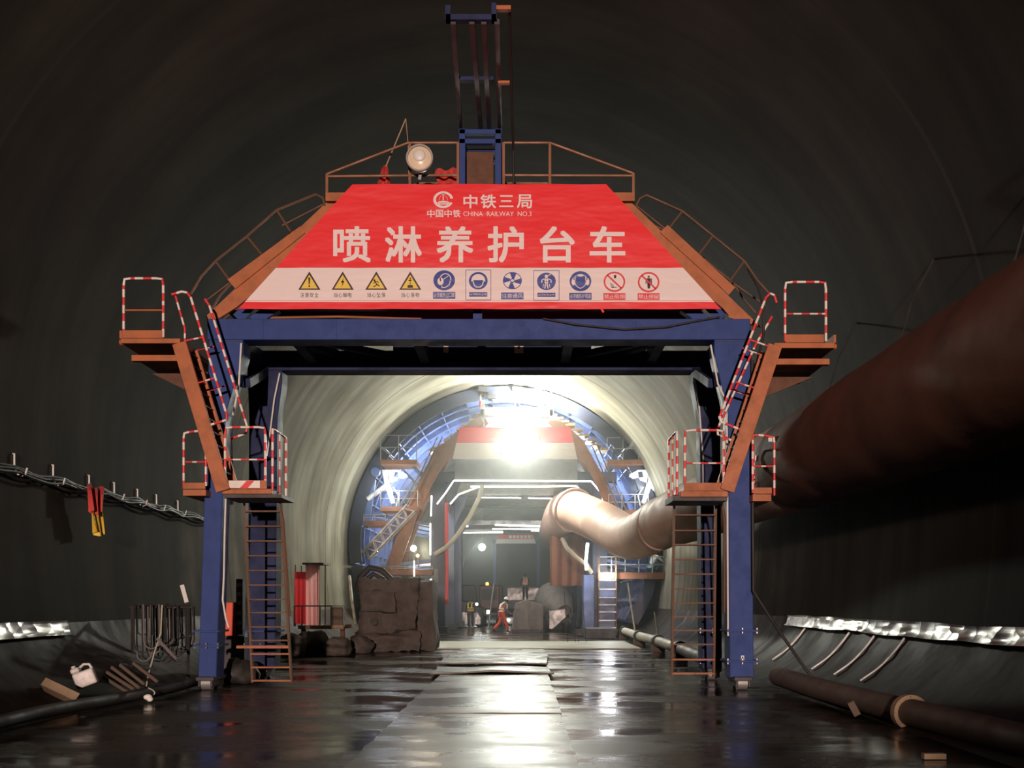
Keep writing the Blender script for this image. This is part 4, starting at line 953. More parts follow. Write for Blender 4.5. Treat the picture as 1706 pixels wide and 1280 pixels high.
# light tubes
def tubes(pts, d, name='light_tube', r=0.035):
    mb = MB(); mb.tube([P(u, v, d) for u, v in pts], r, 6); return mb.build(name, M['led'], ft)
tubes([(756, 801), (985, 802)], 40.4); tubes([(784, 811), (880, 811), (960, 810)], 40.9, r=0.04); tubes([(756, 801), (742, 822), (728, 840)], 40.4); tubes([(796, 812), (764, 824), (750, 840)], 40.7)
tubes([(985, 802), (1002, 822), (1008, 848)], 40.4); tubes([(960, 810), (985, 835)], 40.8); tubes([(800, 829), (868, 830)], 46, r=0.03); tubes([(880, 830), (920, 831)], 46, r=0.03)
tubes([(719, 826), (718, 860)], 40.4); tubes([(717, 872), (717, 925)], 40.4, r=0.03); tubes([(718, 965), (718, 992)], 40.4, r=0.05); tubes([(979, 905), (976, 935), (977, 950)], 39.6, r=0.07)
tubes([(690, 935), (690, 966)], 40, r=0.03)

# second, farther portal beyond the formwork
fp = thing('membrane_trolley', 'farther steel portal with light tubes under its roof, seen through the formwork portal', 'trolley', (AX, 62, 0))
d = 60.0
for u0, u1 in ((748, 760), (962, 975)):
    mb = MB(); mb.box(X(u0, d), X(u1, d), d, d + 0.5, 0.02, 6.6); mb.build('portal_column', M['blue'], fp)
    mb = MB(); mb.box(X(u0, d), X(u1, d), d + 6, d + 6.5, 0.02, 6.6); mb.build('portal_column', M['blue'], fp)
mb = MB(); mb.box(X(740, d), X(985, d), d, d + 6.5, 6.6, 6.9); mb.build('deck', M['grey_steel'], fp)
for pts, dd in (([(748, 877), (780, 877)], d), ([(825, 875), (920, 878)], d), ([(755, 888), (838, 887)], d + 5), ([(820, 881), (905, 882)], d + 3), ([(885, 884), (925, 886)], d + 1)):
    mb = MB(); mb.tube([P(u, v, dd) for u, v in pts], 0.06, 6); mb.build('light_tube', M['led'], fp)

# ------------------------------------------------------------------ things hung on or standing by the trolley
pb = thing('pale_banner', 'pink and white banner across the front of the formwork trolley, washed out by the floodlight', 'banner', P(857, 765, 40.1))
d = 40.12
for v0, v1, m, nm in ((712, 738, 'b_red', 'red_field'), (738, 765, 'b_white', 'white_field')):
    def eg(v): t = (v - 712) / 53; return 766 - 12 * t, 950 + 12 * t
    (a, b), (c, e) = eg(v0), eg(v1); mb = MB(); mb.prism([(X(a, d), Z(v0, d)), (X(b, d), Z(v0, d)), (X(e, d), Z(v1, d)), (X(c, d), Z(v1, d))], d, d + 0.03)
    mb.build(nm, M[m], pb)
def round_lamp(name, u, v, d, r, mat, label, cat='lamp', up=None):
    t = thing(name, label, cat, P(u, v, d)); c = P(u, v, d); y = Vector((0, 1, 0))
    mb = MB(); mb.lathe([(0, 0.25 * r / 0.3), (r * 0.6, 0.2 * r / 0.3), (r, 0.02), (r * 1.05, -0.02), (r * 0.97, -0.02)], c, y, 20); mb.build('housing', M['grey_steel'], t)
    mb = MB(); mb.lathe([(0, -0.03), (r * 0.6, -0.025), (r * 0.97, 0.0)], c, y, 20); mb.build('lens', mat, t)
    if up:
        mb = MB(); mb.beam(c + Vector((0, 0.1, 0)), c + Vector(up), 0.06, 0.06); mb.build('bracket', M['grey_steel'], t)
    return t
M['flood_face'] = emit('lit_flood_face', (1.0, 0.98, 0.95), 50.0)
fk = thing('work_floodlight', 'glaring square floodlight on the front of the formwork trolley', 'lamp', P(866, 740, 39.8))
c = P(866, 740, 39.8); mb = MB(); mb.box(c.x - 0.85, c.x + 0.85, 39.8, 40.1, c.z - 0.42, c.z + 0.42); mb.build('housing', M['grey_steel'], fk, 0.04)
mb = MB()
for i in range(3): mb.box(c.x - 0.8 + i * 0.55, c.x - 0.8 + i * 0.55 + 0.5, 39.77, 39.8, c.z - 0.36, c.z + 0.36)
mb.build('lens', M['flood_face'], fk)
round_lamp('far_lamp', 803, 912, 82, 0.32, M['flood_face'], 'round white lamp shining far off in the dark end of the tunnel', up=(0, 0.3, 4.25))
round_lamp('small_lamp', 689, 914, 39.9, 0.13, M['lamp_glow'], 'small warm lamp beside the left orange diagonal of the trolley', up=(0, 0.2, -0.6))
round_lamp('small_lamp', 696, 926, 39.9, 0.08, emit('orange_glow', (1.0, 0.35, 0.08), 12.0), 'tiny orange lamp just below the small warm lamp', up=(0, 0.2, -0.5))
for u, v, w, h, lb in ((805, 650, 8, 4, 'dark boxed lamp on the left end of the trolley top railing'), (858, 650, 4, 4, 'dark boxed lamp on the middle of the trolley top railing'), (879, 654, 6, 4, 'dark boxed lamp right of the middle one on the trolley top railing'), (820, 662, 7, 3, 'dark boxed lamp below the left end of the trolley top railing')):
    mb = MB(); d = 40.4; mb.box(X(u - w, d), X(u + w, d), d - 0.25, d, Z(v + h, d), Z(v - h, d)); mb.box(X(u - w * .8, d), X(u + w * .8, d), d, d + 0.05, Z(v + h * .8, d), Z(v - h * .8, d), 0)
    mb.beam(P(u, v, 40.35), P(u, v + 12, 40.45), 0.05, 0.05); single(mb, 'box_lamp', M['dark_steel'], lb, 'lamp', 'boxed lamps on the trolley top')
# concrete hoses
mb = MB(); mb.tube([P(804, 808, 40.9), P(798, 830, 40.7), P(782, 862, 40.1), P(762, 892, 39.8), P(744, 912, 39.8), P(724, 924, 40)], 0.1, 10)
single(mb, 'concrete_hose', M['hose'], 'pale hose drooping from the portal roof to the left column', 'hose')
mb = MB(); mb.tube([P(937, 898, 41), P(945, 914, 40.5), P(962, 930, 40.1), P(978, 942, 39.9), P(986, 956, 39.9)], 0.1, 10)
single(mb, 'concrete_hose', M['hose'], 'pale hose drooping from the duct to the right column', 'hose')
# fence, cabinet
mb = MB()
for i in range(9): mb.tube([P(656 + i * 3.2, 920 - min(i, 3) * 0, 41.1), P(654 + i * 3.2, 950, 41.1)], 0.025, 6)
mb.tube([P(654, 920, 41.1), P(684, 920, 41.1)], 0.03, 6); mb.tube([P(652, 949, 41.1), P(682, 949, 41.1)], 0.03, 6)
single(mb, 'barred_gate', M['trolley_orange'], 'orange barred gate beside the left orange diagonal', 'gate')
mb = MB(); mb.box(X(723, 40.3), X(730, 40.3), 40.25, 40.49, Z(970, 40.3), Z(948, 40.3)); single(mb, 'switch_box', M['hazy_grey'], 'grey switch box on the left column of the trolley portal', 'box')
# silver lattice conveyor leaning at the left
cv = thing('lattice_boom', 'silver lattice boom leaning against the left side of the trolley', 'boom', P(612, 925, 39.7))
a, b = P(684, 846, 39.7), P(608, 926, 39.7); dr = (b - a).normalized(); nr = Vector((dr.z, 0, -dr.x)) * 0.22
for o_ in (nr, -nr):
    for dy in (0, 0.5):
        mb = MB(); mb.beam(a + o_ + Vector((0, dy, 0)), b + o_ + Vector((0, dy, 0)), 0.07, 0.07); build_each(mb, 'chord', M['grey_steel'], cv)
mb = MB(); n = 12
for i in range(n):
    p, q = a.lerp(b, i / n), a.lerp(b, (i + 1) / n); s_ = nr if i % 2 else -nr; mb.beam(p + s_, q - s_, 0.045, 0.045); mb.beam(p + s_ + Vector((0, 0.5, 0)), q - s_ + Vector((0, 0.5, 0)), 0.045, 0.045); mb.beam(p + s_, p + s_ + Vector((0, 0.5, 0)), 0.04, 0.04, (1, 0, 0))
mb.build('lacing', M['grey_steel'], cv)
mb = MB(); mb.beam(a + Vector((0, 0.6, 0)), b + Vector((0, 0.6, 0)), 0.42, 0.05, (0, 1, 0)); mb.build('belt', M['shell_blue'], cv)
# far banner
fb = thing('far_banner', 'small red and white trapezoid banner hanging far off under the crown', 'banner', P(860, 907, 94))
d = 94
for v0, v1, m, nm, l0, l1, r0, r1 in ((891, 898.5, 'b_red', 'red_field', 831, 828, 888, 890.5), (898.5, 906, 'b_white', 'white_field', 828, 825.5, 890.5, 893)):
    mb = MB(); mb.prism([(X(l0, d), Z(v0, d)), (X(r0, d), Z(v0, d)), (X(r1, d), Z(v1, d)), (X(l1, d), Z(v1, d))], d, d + 0.05); mb.build(nm, M[m], fb)
mb = MB()
for i in range(6): mb.box(X(848 + i * 6.3, d), X(852.5 + i * 6.3, d), d - 0.02, d, Z(897.3, d), Z(892.4, d))
mb.build('lettering', M['b_white'], fb)
fg = thing('far_gantry', 'far steel arch gantry holding the small banner at the dark end of the tunnel', 'gantry', (AX, 96, 0))
for u in (824, 897):
    mb = MB(); mb.box(X(u, d + .2) - 0.15, X(u, d + .2) + 0.15, d + 0.1, d + 0.5, 0.02, 7.9); mb.build('column', M['blue'], fg)
mb = MB(); mb.box(X(820, d), X(900, d), d + 0.1, d + 0.5, 7.55, 7.9); mb.build('beam', M['blue'], fg)
# ------------------------------------------------------------------ ventilation duct
dt = thing('ventilation_duct', 'huge brown fabric ventilation duct along the right wall, bending into the trolley portal', 'duct', (5.4, 14, 3.4))
def smooth_path(ctrl, n=14):
    out = []; c = [Vector(p) for p in ctrl]; c = [c[0] * 2 - c[1]] + c + [c[-1] * 2 - c[-2]]
    for i in range(1, len(c) - 2):
        for k in range(n):
            t = k / n; p0, p1, p2, p3 = c[i - 1:i + 3]
            out.append(0.5 * ((2 * p1) + (p2 - p0) * t + (2 * p0 - 5 * p1 + 4 * p2 - p3) * t * t + (3 * p1 - p0 - 3 * p2 + p3) * t ** 3))
    return out + [c[-2]]
def duct(ctrl, r, name, crease, n=14):
    pts = smooth_path(ctrl, n); rr = []
    for i in range(len(pts)):
        a = r[0] + (r[1] - r[0]) * i / (len(pts) - 1); rr.append(a * (1 - (0.02 if i % crease == 0 else 0) + 0.012 * noise.noise((i * 0.7, 1, 2))))
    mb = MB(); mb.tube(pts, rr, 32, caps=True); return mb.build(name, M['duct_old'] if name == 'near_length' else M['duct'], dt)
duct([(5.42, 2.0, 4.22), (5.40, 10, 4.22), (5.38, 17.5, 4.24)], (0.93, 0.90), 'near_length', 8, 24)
duct([(5.38, 17.45, 4.24), (5.2, 21, 4.22), (4.75, 25, 4.08), (4.3, 28.2, 3.98)], (0.90, 0.80), 'middle_length', 9, 14)
duct([(4.34, 27.9, 3.98), (3.92, 32.5, 3.86), (3.2, 36.5, 4.75), (2.15, 39.6, 5.6)], (0.77, 0.88), 'bend_length', 10, 14)
duct([(2.28, 39.3, 5.52), (2.05, 43.5, 5.75), (2.0, 52, 5.8), (2.0, 58, 5.8)], (0.95, 0.95), 'portal_length', 7, 14)
for y, c in ((27.9, (4.33, 28.0, 3.98)), (39.4, (2.25, 39.4, 5.55))):
    mb = MB(); ax_ = Vector((-0.35, 0.9, 0.2)) if y < 30 else Vector((-0.4, 0.85, 0.3)); mb.lathe([(0.76, -0.1), (0.84, -0.06), (0.84, 0.06), (0.76, 0.1)] if y < 30 else [(0.90, -0.1), (0.97, -0.06), (0.97, 0.06), (0.90, 0.1)], c, ax_, 32); mb.build('joint_band', M['duct'], dt)
for y, z in ((16.2, 4.5), (17.3, 4.33)):
    mb = MB(); mb.box(4.44, 4.50, y, y + 0.03, z - 0.05, z + 0.05); mb.build('reflector', M['white'], dt)
mb = MB()
for y in (4, 7, 10, 13, 16):
    mb.tube([(5.4, y, 5.13), (5.62, y, 5.9), (5.99, y, 6.62)], 0.012, 5)
build_each(mb, 'hanger_wire', M['black'], dt)
# rust brown sheet hanging under the duct inside the portal
mb = MB(); d = 46.5; vs = []; nx, nz = 18, 8
for j in range(nz + 1):
    for i in range(nx + 1):
        u = 916 + (976 - 916) * i / nx; v = 886 + (976 - 886) * j / nz; p = P(u, v, d); p.y += 0.07 * math.sin(i * 1.3); vs.append(p)
fs = [(j * (nx + 1) + i, (j + 1) * (nx + 1) + i, (j + 1) * (nx + 1) + i + 1, j * (nx + 1) + i + 1) for j in range(nz) for i in range(nx)]
mb.add(vs, fs, 0, True); mb.add([p + Vector((0, 0.02, 0)) for p in vs], [f[::-1] for f in fs], 0, True)
M['rust_sheet'] = paint('rust_brown_tarp', (0.26, 0.10, 0.055), 0.75, dirt=0.35)
single(mb, 'hanging_tarp', M['rust_sheet'], 'rust brown tarpaulin hanging below the duct in the trolley portal', 'tarpaulin')

# ------------------------------------------------------------------ left wall: cable on hooks, rag, foil, clutter
wx = lambda z, off=0.0: AX - (7.1 - 0.0 if 3.0 < z < 5 else 7.0) + off
mb = MB(); rnd = random.Random(3)
for k in range(3):
    pts = []
    for i in range(41):
        y = 12.2 + 10.5 * i / 40; s_ = abs(math.sin((y - 12.2) * PI / 1.5)); pts.append((wx(3.7, 0.09 + 0.045 * k), y, 3.66 - 0.05 * k - 0.07 * s_ + 0.02 * rnd.random()))
    mb.tube(pts, 0.024, 6)
single(mb, 'wall_cable', M['black'], 'bundle of black cables strung on white hooks along the left wall', 'cable')
hook = None
places = ['first along the left wall, farthest from the blue column', 'second along the left wall', 'third along the left wall, near the rag', 'fourth along the left wall, past the rag', 'fifth along the left wall', 'sixth along the left wall', 'last along the left wall before the blue column']
for i, y in enumerate((13.9, 15.05, 16.3, 17.3, 18.35, 19.3, 20.5)):
    if hook is None:
        mb = MB(); x0 = wx(3.7); z = 3.62
        mb.tube([(x0 + 0.005, y, z + 0.24), (x0 + 0.03, y, z + 0.24), (x0 + 0.03, y, z + 0.04), (x0 + 0.06, y, z - 0.06), (x0 + 0.13, y, z - 0.11), (x0 + 0.20, y, z - 0.08), (x0 + 0.23, y, z + 0.02)], 0.014, 6)
        hook = mb.build('cable_hook', M['white'], origin=(x0, y, z)); o = hook
    else:
        o = hook.copy(); COL.objects.link(o); o.location.y = y
    tag(o, 'white cable hook ' + places[i], 'hook', 'cable hooks on the left wall')
rg = thing('cloth_rag', 'red and yellow rag hanging from the cables on the left wall', 'rag', (wx(3.2, 0.18), 15.9, 2.8))
def drape(name, m, y0, y1, z0, z1, sh, seed):
    mb = MB(); n = 10; vs = []
    for j in range(n + 1):
        for i in range(n + 1):
            t = j / n; y = y0 + (y1 - y0) * i / n * (1 - 0.35 * t) + sh * t
            vs.append((wx(3.2, 0.27) + 0.05 * math.sin(i * 1.5 + seed) * (0.4 + t), y, z0 + (z1 - z0) * t + 0.04 * math.sin(i * 0.9 + seed)))
    fs = [(j * (n + 1) + i, j * (n + 1) + i + 1, (j + 1) * (n + 1) + i + 1, (j + 1) * (n + 1) + i) for j in range(n) for i in range(n)]
    mb.add(vs, fs, 0, True); mb.add([(p[0] - 0.012, p[1], p[2]) for p in vs], [f[::-1] for f in fs], 0, True); return mb.build(name, m, rg)
drape('red_cloth', M['red_cloth'], 15.75, 16.35, 3.62, 3.15, 0.06, 0); drape('yellow_cloth', M['yellow'], 15.85, 16.3, 3.25, 2.78, 0.15, 1)
def foil(y0, y1, sgn, h, label, wob, nmats):
    mb = MB(); n = int((y1 - y0) * 8); vs = []; m = 6
    for i in range(n + 1):
        y = y0 + (y1 - y0) * i / n
        for j in range(m + 1):
            t = j / m; x = AX + sgn * (6.93 - 0.06 - 0.09 * t - 0.05 * noise.noise((y * 2.2, t * 2, 4)) - (0.03 if j in (0, m) else 0))
            vs.append((x, y, 1.26 - h * t + wob * noise.noise((y * 0.7, t, 9))))
    fs = [(i * (m + 1) + j, i * (m + 1) + j + 1, (i + 1) * (m + 1) + j + 1, (i + 1) * (m + 1) + j) for i in range(n) for j in range(m)]
    mb.add(vs, fs, 0, True); mb.add([(p[0] + sgn * 0.01, p[1], p[2]) for p in vs], [f[::-1] for f in fs], 0, True)
    return single(mb, 'foil_strip', M['foil'], label, 'foil')
foil(4.5, 20.6, 1, 0.23, 'long crinkled silver foil strip along the right wall joint', 0.04, 1)
foil(5.0, 15.1, -1, 0.23, 'short crinkled silver foil strip along the left wall joint', 0.02, 1)

# jerrycan
jc = thing('jerrycan', 'white plastic jerrycan lying by the left floor edge beside the cardboard box', 'jerrycan', (-6.55, 13.6, 0.25))
rot = Matrix.Rotation(math.radians(-22), 4, 'Y') @ Matrix.Rotation(0.3, 4, 'Z')
def rb(mb, x0, x1, y0, y1, z0, z1, o, mi=0):
    cs = [(x0, y0, z0), (x1, y0, z0), (x1, y1, z0), (x0, y1, z0), (x0, y0, z1), (x1, y0, z1), (x1, y1, z1), (x0, y1, z1)]
    return mb.hexa([Vector(o) + rot @ Vector(c) for c in cs], mi)
o3 = Vector((-6.55, 13.6, 0.30)); mb = MB(); rb(mb, -0.15, 0.15, -0.1, 0.1, 0, 0.24, o3); rb(mb, -0.15, -0.02, -0.1, 0.1, 0.24, 0.32, o3); mb.build('body', M['white'], jc, 0.025, segs=2)
mb = MB(); mb.tube([o3 + rot @ Vector(p) for p in ((-0.03, 0, 0.30), (0.05, 0, 0.335), (0.12, 0, 0.31), (0.135, 0, 0.23))], 0.022, 8); mb.build('handle', M['white'], jc)
mb = MB(); mb.cyl(o3 + rot @ Vector((-0.1, 0, 0.32)), o3 + rot @ Vector((-0.1, 0, 0.36)), 0.03, 12); mb.build('cap', M['white'], jc)
# cardboard box, open and tilted
bxo = thing('cardboard_box', 'open tan cardboard box tipped on the left floor edge', 'box', (-6.6, 12.9, 0.15))
rot = Matrix.Rotation(math.radians(24), 4, 'Y') @ Matrix.Rotation(math.radians(-30), 4, 'X') @ Matrix.Rotation(0.1, 4, 'Z'); o3 = Vector((-6.63, 12.9, 0.22))
mb = MB()
rb(mb, -0.26, 0.26, -0.16, 0.16, 0, 0.02, o3); rb(mb, -0.26, 0.26, -0.16, -0.145, 0.02, 0.12, o3); rb(mb, -0.26, 0.26, 0.145, 0.16, 0.02, 0.12, o3); rb(mb, -0.26, -0.245, -0.145, 0.145, 0.02, 0.12, o3); rb(mb, 0.245, 0.26, -0.145, 0.145, 0.02, 0.12, o3); mb.build('tray', M['tan'], bxo)
mb = MB(); mb.hexa([o3 + rot @ Vector(c) for c in ((0.26, -0.15, 0.02), (0.275, -0.15, 0.02), (0.275, 0.15, 0.02), (0.26, 0.15, 0.02), (0.33, -0.14, 0.0 - 0.06), (0.345, -0.14, -0.06), (0.345, 0.14, -0.06), (0.33, 0.14, -0.06))]); mb.build('flap', M['tan'], bxo)
mb = MB(); mb.ball((-5.78, 13.9, 0.10), 0.07, 0.05, 0.045, 10); mb.ball((-5.74, 13.88, 0.07), 0.05, 0.04, 0.04, 10); single(mb, 'crumpled_cup', M['paper'], 'small crumpled white paper scrap on the floor by the left edge', 'paper')
# floor hose on the left
mb = MB(); mb.tube(smooth_path([(-6.15, 6.5, 0.17), (-6.1, 9, 0.16), (-6.13, 11.5, 0.17), (-6.02, 13.2, 0.14), (-5.9, 15.0, 0.12), (-5.95, 17.2, 0.13), (-6.0, 19, 0.14)], 8), 0.085, 12)
single(mb, 'floor_pipe', M['black'], 'black pipe lying along the left edge of the floor', 'pipe')
mb = MB(); mb.tube(smooth_path([(-6.05, 13.8, 0.30), (-5.95, 14.0, 0.28), (-5.80, 14.2, 0.15), (-5.86, 14.1, 0.02)], 6), 0.01, 6); single(mb, 'wire_loop', M['hose'], 'thin pale wire looped over the black pipe', 'wire')
# bundle of hanging cables and loose rods by the left column
mb = MB(); rnd = random.Random(11)
for k in range(26):
    y = 16.4 + 1.1 * rnd.random(); x = AX - 6.35 + 0.75 * rnd.random(); dz = 0.45 + 0.5 * rnd.random(); zt = 1.42 + 0.12 * rnd.random(); w_ = 0.06 + 0.16 * rnd.random()
    pts = [(x - w_, y, zt)] + [(x - w_ * math.cos(PI * i / 6), y + 0.04 * rnd.random(), zt - dz - w_ * math.sin(PI * i / 6)) for i in range(7)] + [(x + w_, y, zt)]
    mb.tube(pts, 0.014, 5, 0 if rnd.random() < 0.7 else 1)
mb.tube([(AX - 6.6, 16.9, 1.47), (AX - 5.45, 16.9, 1.47)], 0.03, 6, 0)
mb.tube([(AX - 6.55, 16.9, 1.47), (AX - 6.55, 16.9, 0.45)], 0.03, 6, 0); mb.tube([(AX - 5.5, 16.9, 1.47), (AX - 5.5, 16.9, 0.06)], 0.03, 6, 0)
single(mb, 'cable_coils', [M['black'], M['bag']], 'tangle of dark cable coils hung on a rack left of the blue column', 'cable', kind='thing')
mb = MB(); mb.tube([P(270, 1008, 16.2), P(268, 1055, 16.2), P(258, 1085, 16.0), P(247, 1125, 15.6), P(243, 1148, 15.4)], 0.012, 6); single(mb, 'loose_wire', M['hose'], 'thin pale wire trailing down from the cable coils', 'wire')
mb = MB(); mb.beam(P(303, 975, 16.9), P(311, 1004, 16.9), 0.07, 0.03); single(mb, 'white_stick', M['white'], 'short white stick sticking up behind the cable coils', 'stick')
rnd = random.Random(5)
for k, (u0, v0, u1, v1) in enumerate(((178, 1120, 222, 1148), (186, 1112, 232, 1146), (200, 1108, 240, 1140), (172, 1128, 215, 1155), (222, 1105, 262, 1136))):
    mb = MB(); a, b = P(u0, v0, 13.9 + 0.1 * k), P(u1, v1, 13.6 + 0.1 * k); mb.beam(a, b, 0.045, 0.03)
    single(mb, 'timber_stick', M['wood'], 'weathered timber stick on the loose pile above the white jerrycan', 'stick', 'timber sticks piled by the left floor edge')
mb = MB(); mb.beam(P(262, 1064, 15.6), P(294, 1098, 15.3), 0.05, 0.03); single(mb, 'plank', M['bag'], 'grey plank leaning below the cable coils', 'plank')
# red boxes
mb = MB(); d = 18.6; mb.box(X(374, d), X(390, d), d, d + 0.35, Z(1060, d), Z(1004, d)); ob = single(mb, 'fire_box', M['vermilion'], 'bright vermilion box standing behind the left blue column', 'box', bevel=0.01)
mb = MB(); mb.box(X(368, d), X(408, d), d - 0.05, d + 0.6, 0.02, Z(1060, d)); single(mb, 'box_plinth', M['dark_steel'], 'dark plinth under the vermilion box', 'plinth', bevel=0.01)
wp = thing('control_panel', 'grey control panel with round gauges right of the vermilion box', 'panel', P(400, 1060, 18.7)); mb = MB(); d = 18.75
mb.box(X(393, d), X(404, d), d, d + 0.2, Z(1058, d), Z(965, d)); mb.build('cabinet', M['bag'], wp, 0.01)
for v in (975, 990, 1005, 1022, 1038):
    mb = MB(); mb.cyl((X(398.5, d), d - 0.03, Z(v, d)), (X(398.5, d), d, Z(v, d)), 0.045, 12); mb.build('gauge', M['white'], wp)
# black heap under the left ladder
def lump(c, r, seed, sq=0.7, n=20):
    mb = MB(); vs = []; h = 10
    for i in range(h + 1):
        t = PI * i / h
        for k in range(n):
            p = Vector((math.sin(t) * math.cos(2 * PI * k / n), math.sin(t) * math.sin(2 * PI * k / n), math.cos(t))); f = 1 + 0.35 * noise.noise(p * 1.7 + Vector((seed, 0, 0))) + 0.12 * noise.noise(p * 5 + Vector((seed, 3, 0)))
            z = p.z * r * sq * f; vs.append((c[0] + p.x * r * f, c[1] + p.y * r * f, max(c[2] - 0.0, c[2] + z + r * sq * 0.55)))
    mb.add(vs, [(i * n + k, (i + 1) * n + k, (i + 1) * n + (k + 1) % n, i * n + (k + 1) % n) for i in range(h) for k in range(n)], 0, True); return mb
single(lump((X(402, 17.3), 17.3, 0.01), 0.34, 2, 0.9), 'black_sack', M['black'], 'black sack heaped between left blue column and ladder foot', 'sack')
# red sheeted stand with a railed platform on the left wall
d = 27.0
rs = thing('sheeted_stand', 'red sheeted cabinet on a small railed platform by the left lining', 'stand', P(515, 1045, d))
def translucent_sheet(name, col, amount):
    m, nt, b = principled(name); b.inputs['Base Color'].default_value = (*col, 1); b.inputs['Roughness'].default_value = 0.6
    t = nd(nt, 'ShaderNodeBsdfTranslucent'); t.inputs[0].default_value = (*col, 1); mx = nt.nodes.new('ShaderNodeMixShader'); mx.inputs[0].default_value = amount
    out = nt.nodes['Material Output']; nt.links.new(b.outputs[0], mx.inputs[1]); nt.links.new(t.outputs[0], mx.inputs[2]); nt.links.new(mx.outputs[0], out.inputs[0]); return m
def curtain(name, m, u0, u1, v0, v1, dd, ph):
    mb = MB(); nx, nz = 16, 8; vs = []
    for j in range(nz + 1):
        for i in range(nx + 1):
            p = P(u0 + (u1 - u0) * i / nx, v0 + (v1 - v0) * j / nz, d); p.y = dd + 0.03 * math.sin(i * 1.1 + ph) * (0.3 + j / nz); vs.append(p)
    mb.add(vs, [(j * (nx + 1) + i, (j + 1) * (nx + 1) + i, (j + 1) * (nx + 1) + i + 1, j * (nx + 1) + i + 1) for j in range(nz) for i in range(nx)], 0, True)
    return mb.build(name, m, rs)
curtain('dark_red_sheet', translucent_sheet('red_plastic_sheet', (0.80, 0.05, 0.06), 0.6), 489, 510, 953, 1040, d + 0.1, 0)
curtain('light_red_sheet', translucent_sheet('thin_red_plastic_sheet', (0.95, 0.42, 0.40), 0.7), 509, 532, 941, 1042, d, 1)
mb = MB()
for u, dd in ((490, 0.16), (531, 0.06), (490, 0.9), (531, 0.9)): mb.beam((X(u, d), d + dd, Z(1044, d)), (X(u, d), d + dd, Z(941, d)), 0.03, 0.03)
build_each(mb, 'post', M['brown_steel'], rs)
mb = MB(); mb.box(X(505, d), X(540, d), d - 0.1, d + 0.95, Z(941, d), Z(938, d)); mb.build('lid', M['bag'], rs)
mb = MB(); mb.box(X(500, d), X(575, d), d - 0.25, d + 1.0, Z(1048, d), Z(1042, d)); mb.build('platform', M['tan'], rs)
mb = MB(); mb.tube([P(490, 1010, d - .25), P(575, 1010, d - .25)], 0.02, 6)
for u in (490, 503, 533, 552, 574): mb.tube([P(u, 1010, d - .25), P(u, 1044, d - .25)], 0.02, 6)
mb.build('railing', M['grey_steel'], rs)
mb = MB(); mb.box(X(553, d), X(573, d), d - 0.22, d - 0.16, Z(1044, d), Z(1012, d)); mb.build('plywood', M['wood'], rs)
for u in (505, 570):
    mb = MB(); mb.box(X(u, d) - 0.06, X(u, d) + 0.06, d, d + 0.12, 0.02, Z(1048, d)); mb.build('leg', M['brown_steel'], rs)
rnd = random.Random(9)
for i, (x, y, r) in enumerate(((-6.05, 26.2, 0.55), (-5.3, 25.8, 0.42), (-6.5, 25.0, 0.5), (-4.9, 27.1, 0.4))):
    single(lump((x, y, 0.01), r, 20 + i, 0.8), 'rubble_heap', M['mud'], ['largest dark rubble heap below the red sheeted stand', 'small rubble heap in front of the red sheeted stand', 'dark rubble heap nearest the left ladder', 'low rubble heap between red stand and mud-caked machine'][i], 'rubble')
# mud-caked machine
d = 28.0
mm = thing('mud_caked_hopper', 'tall mud-caked steel hopper standing on the floor left of the lane', 'machine', (X(655, d), d + 1, 0))
def rough_box(x0, x1, y0, y1, z0, z1, amp, seed, n=14, taper=0.0):
    mb = MB(); bm = bmesh.new(); bmesh.ops.create_cube(bm, size=2); bmesh.ops.subdivide_edges(bm, edges=bm.edges[:], cuts=n, use_grid_fill=True)
    vs = []
    for v in bm.verts:
        p = v.co.copy(); nn = Vector((p.x ** 5, p.y ** 5, p.z ** 5)); nn.normalize() if nn.length else None
        q = Vector(((x0 + x1) / 2 + p.x * (x1 - x0) / 2 * (1 - taper * (p.z + 1) / 2), (y0 + y1) / 2 + p.y * (y1 - y0) / 2, (z0 + z1) / 2 + p.z * (z1 - z0) / 2))
        f = noise.noise(q * 1.3 + Vector((seed, 0, 0))) * 0.6 + noise.noise(q * 3.5 + Vector((seed, 7, 0))) * 0.3 + noise.noise(q * 8 + Vector((seed, 2, 5))) * 0.2
        q += nn * amp * f; q.z = max(q.z, 0.006) if z0 < 0.1 else q.z; vs.append(q)
    fs = [tuple(v.index for v in f.verts) for f in bm.faces]; bm.free(); mb.add(vs, fs, 0, True); return mb
rough_box(X(600, d), X(694, d), d, d + 2.2, 0.5, Z(965, d), 0.30, 1, 22).build('body', M['mud'], mm)
rough_box(X(604, d), X(660, d), d - 0.25, d + 0.4, Z(1020, d), Z(985, d), 0.20, 4, 12).build('front_plate', M['mud'], mm)
rough_box(X(592, d), X(700, d), d - 0.3, d + 2.4, 0.008, 0.62, 0.34, 2, 18).build('skid', M['mud'], mm)
rough_box(X(694, d), X(722, d), d + 0.1, d + 1.6, 0.008, Z(968, d), 0.16, 3, 14, 0.2).build('side_post', M['mud'], mm)
mb = MB(); mb.cyl(P(622, 1036, d - 0.16), P(622, 1036, d + 0.2), 0.12, 16); mb.build('drain_hole', M['black'], mm)
mb = MB(); mb.tube([P(594, 985, d + .3), P(600, 962, d + .3), P(616, 946, d + .3), P(636, 950, d + .3), P(652, 966, d + .3)], 0.1, 8); mb.tube([P(606, 970, d + .4), P(622, 956, d + .4), P(640, 966, d + .4)], 0.08, 8); mb.build('hose_coil', M['black'], mm)
mb = MB(); mb.tube([P(582, 960, d + 2), P(586, 1000, d + 1.2), P(592, 1038, d + .2)], 0.05, 8); mb.build('hose', M['hose'], mm)

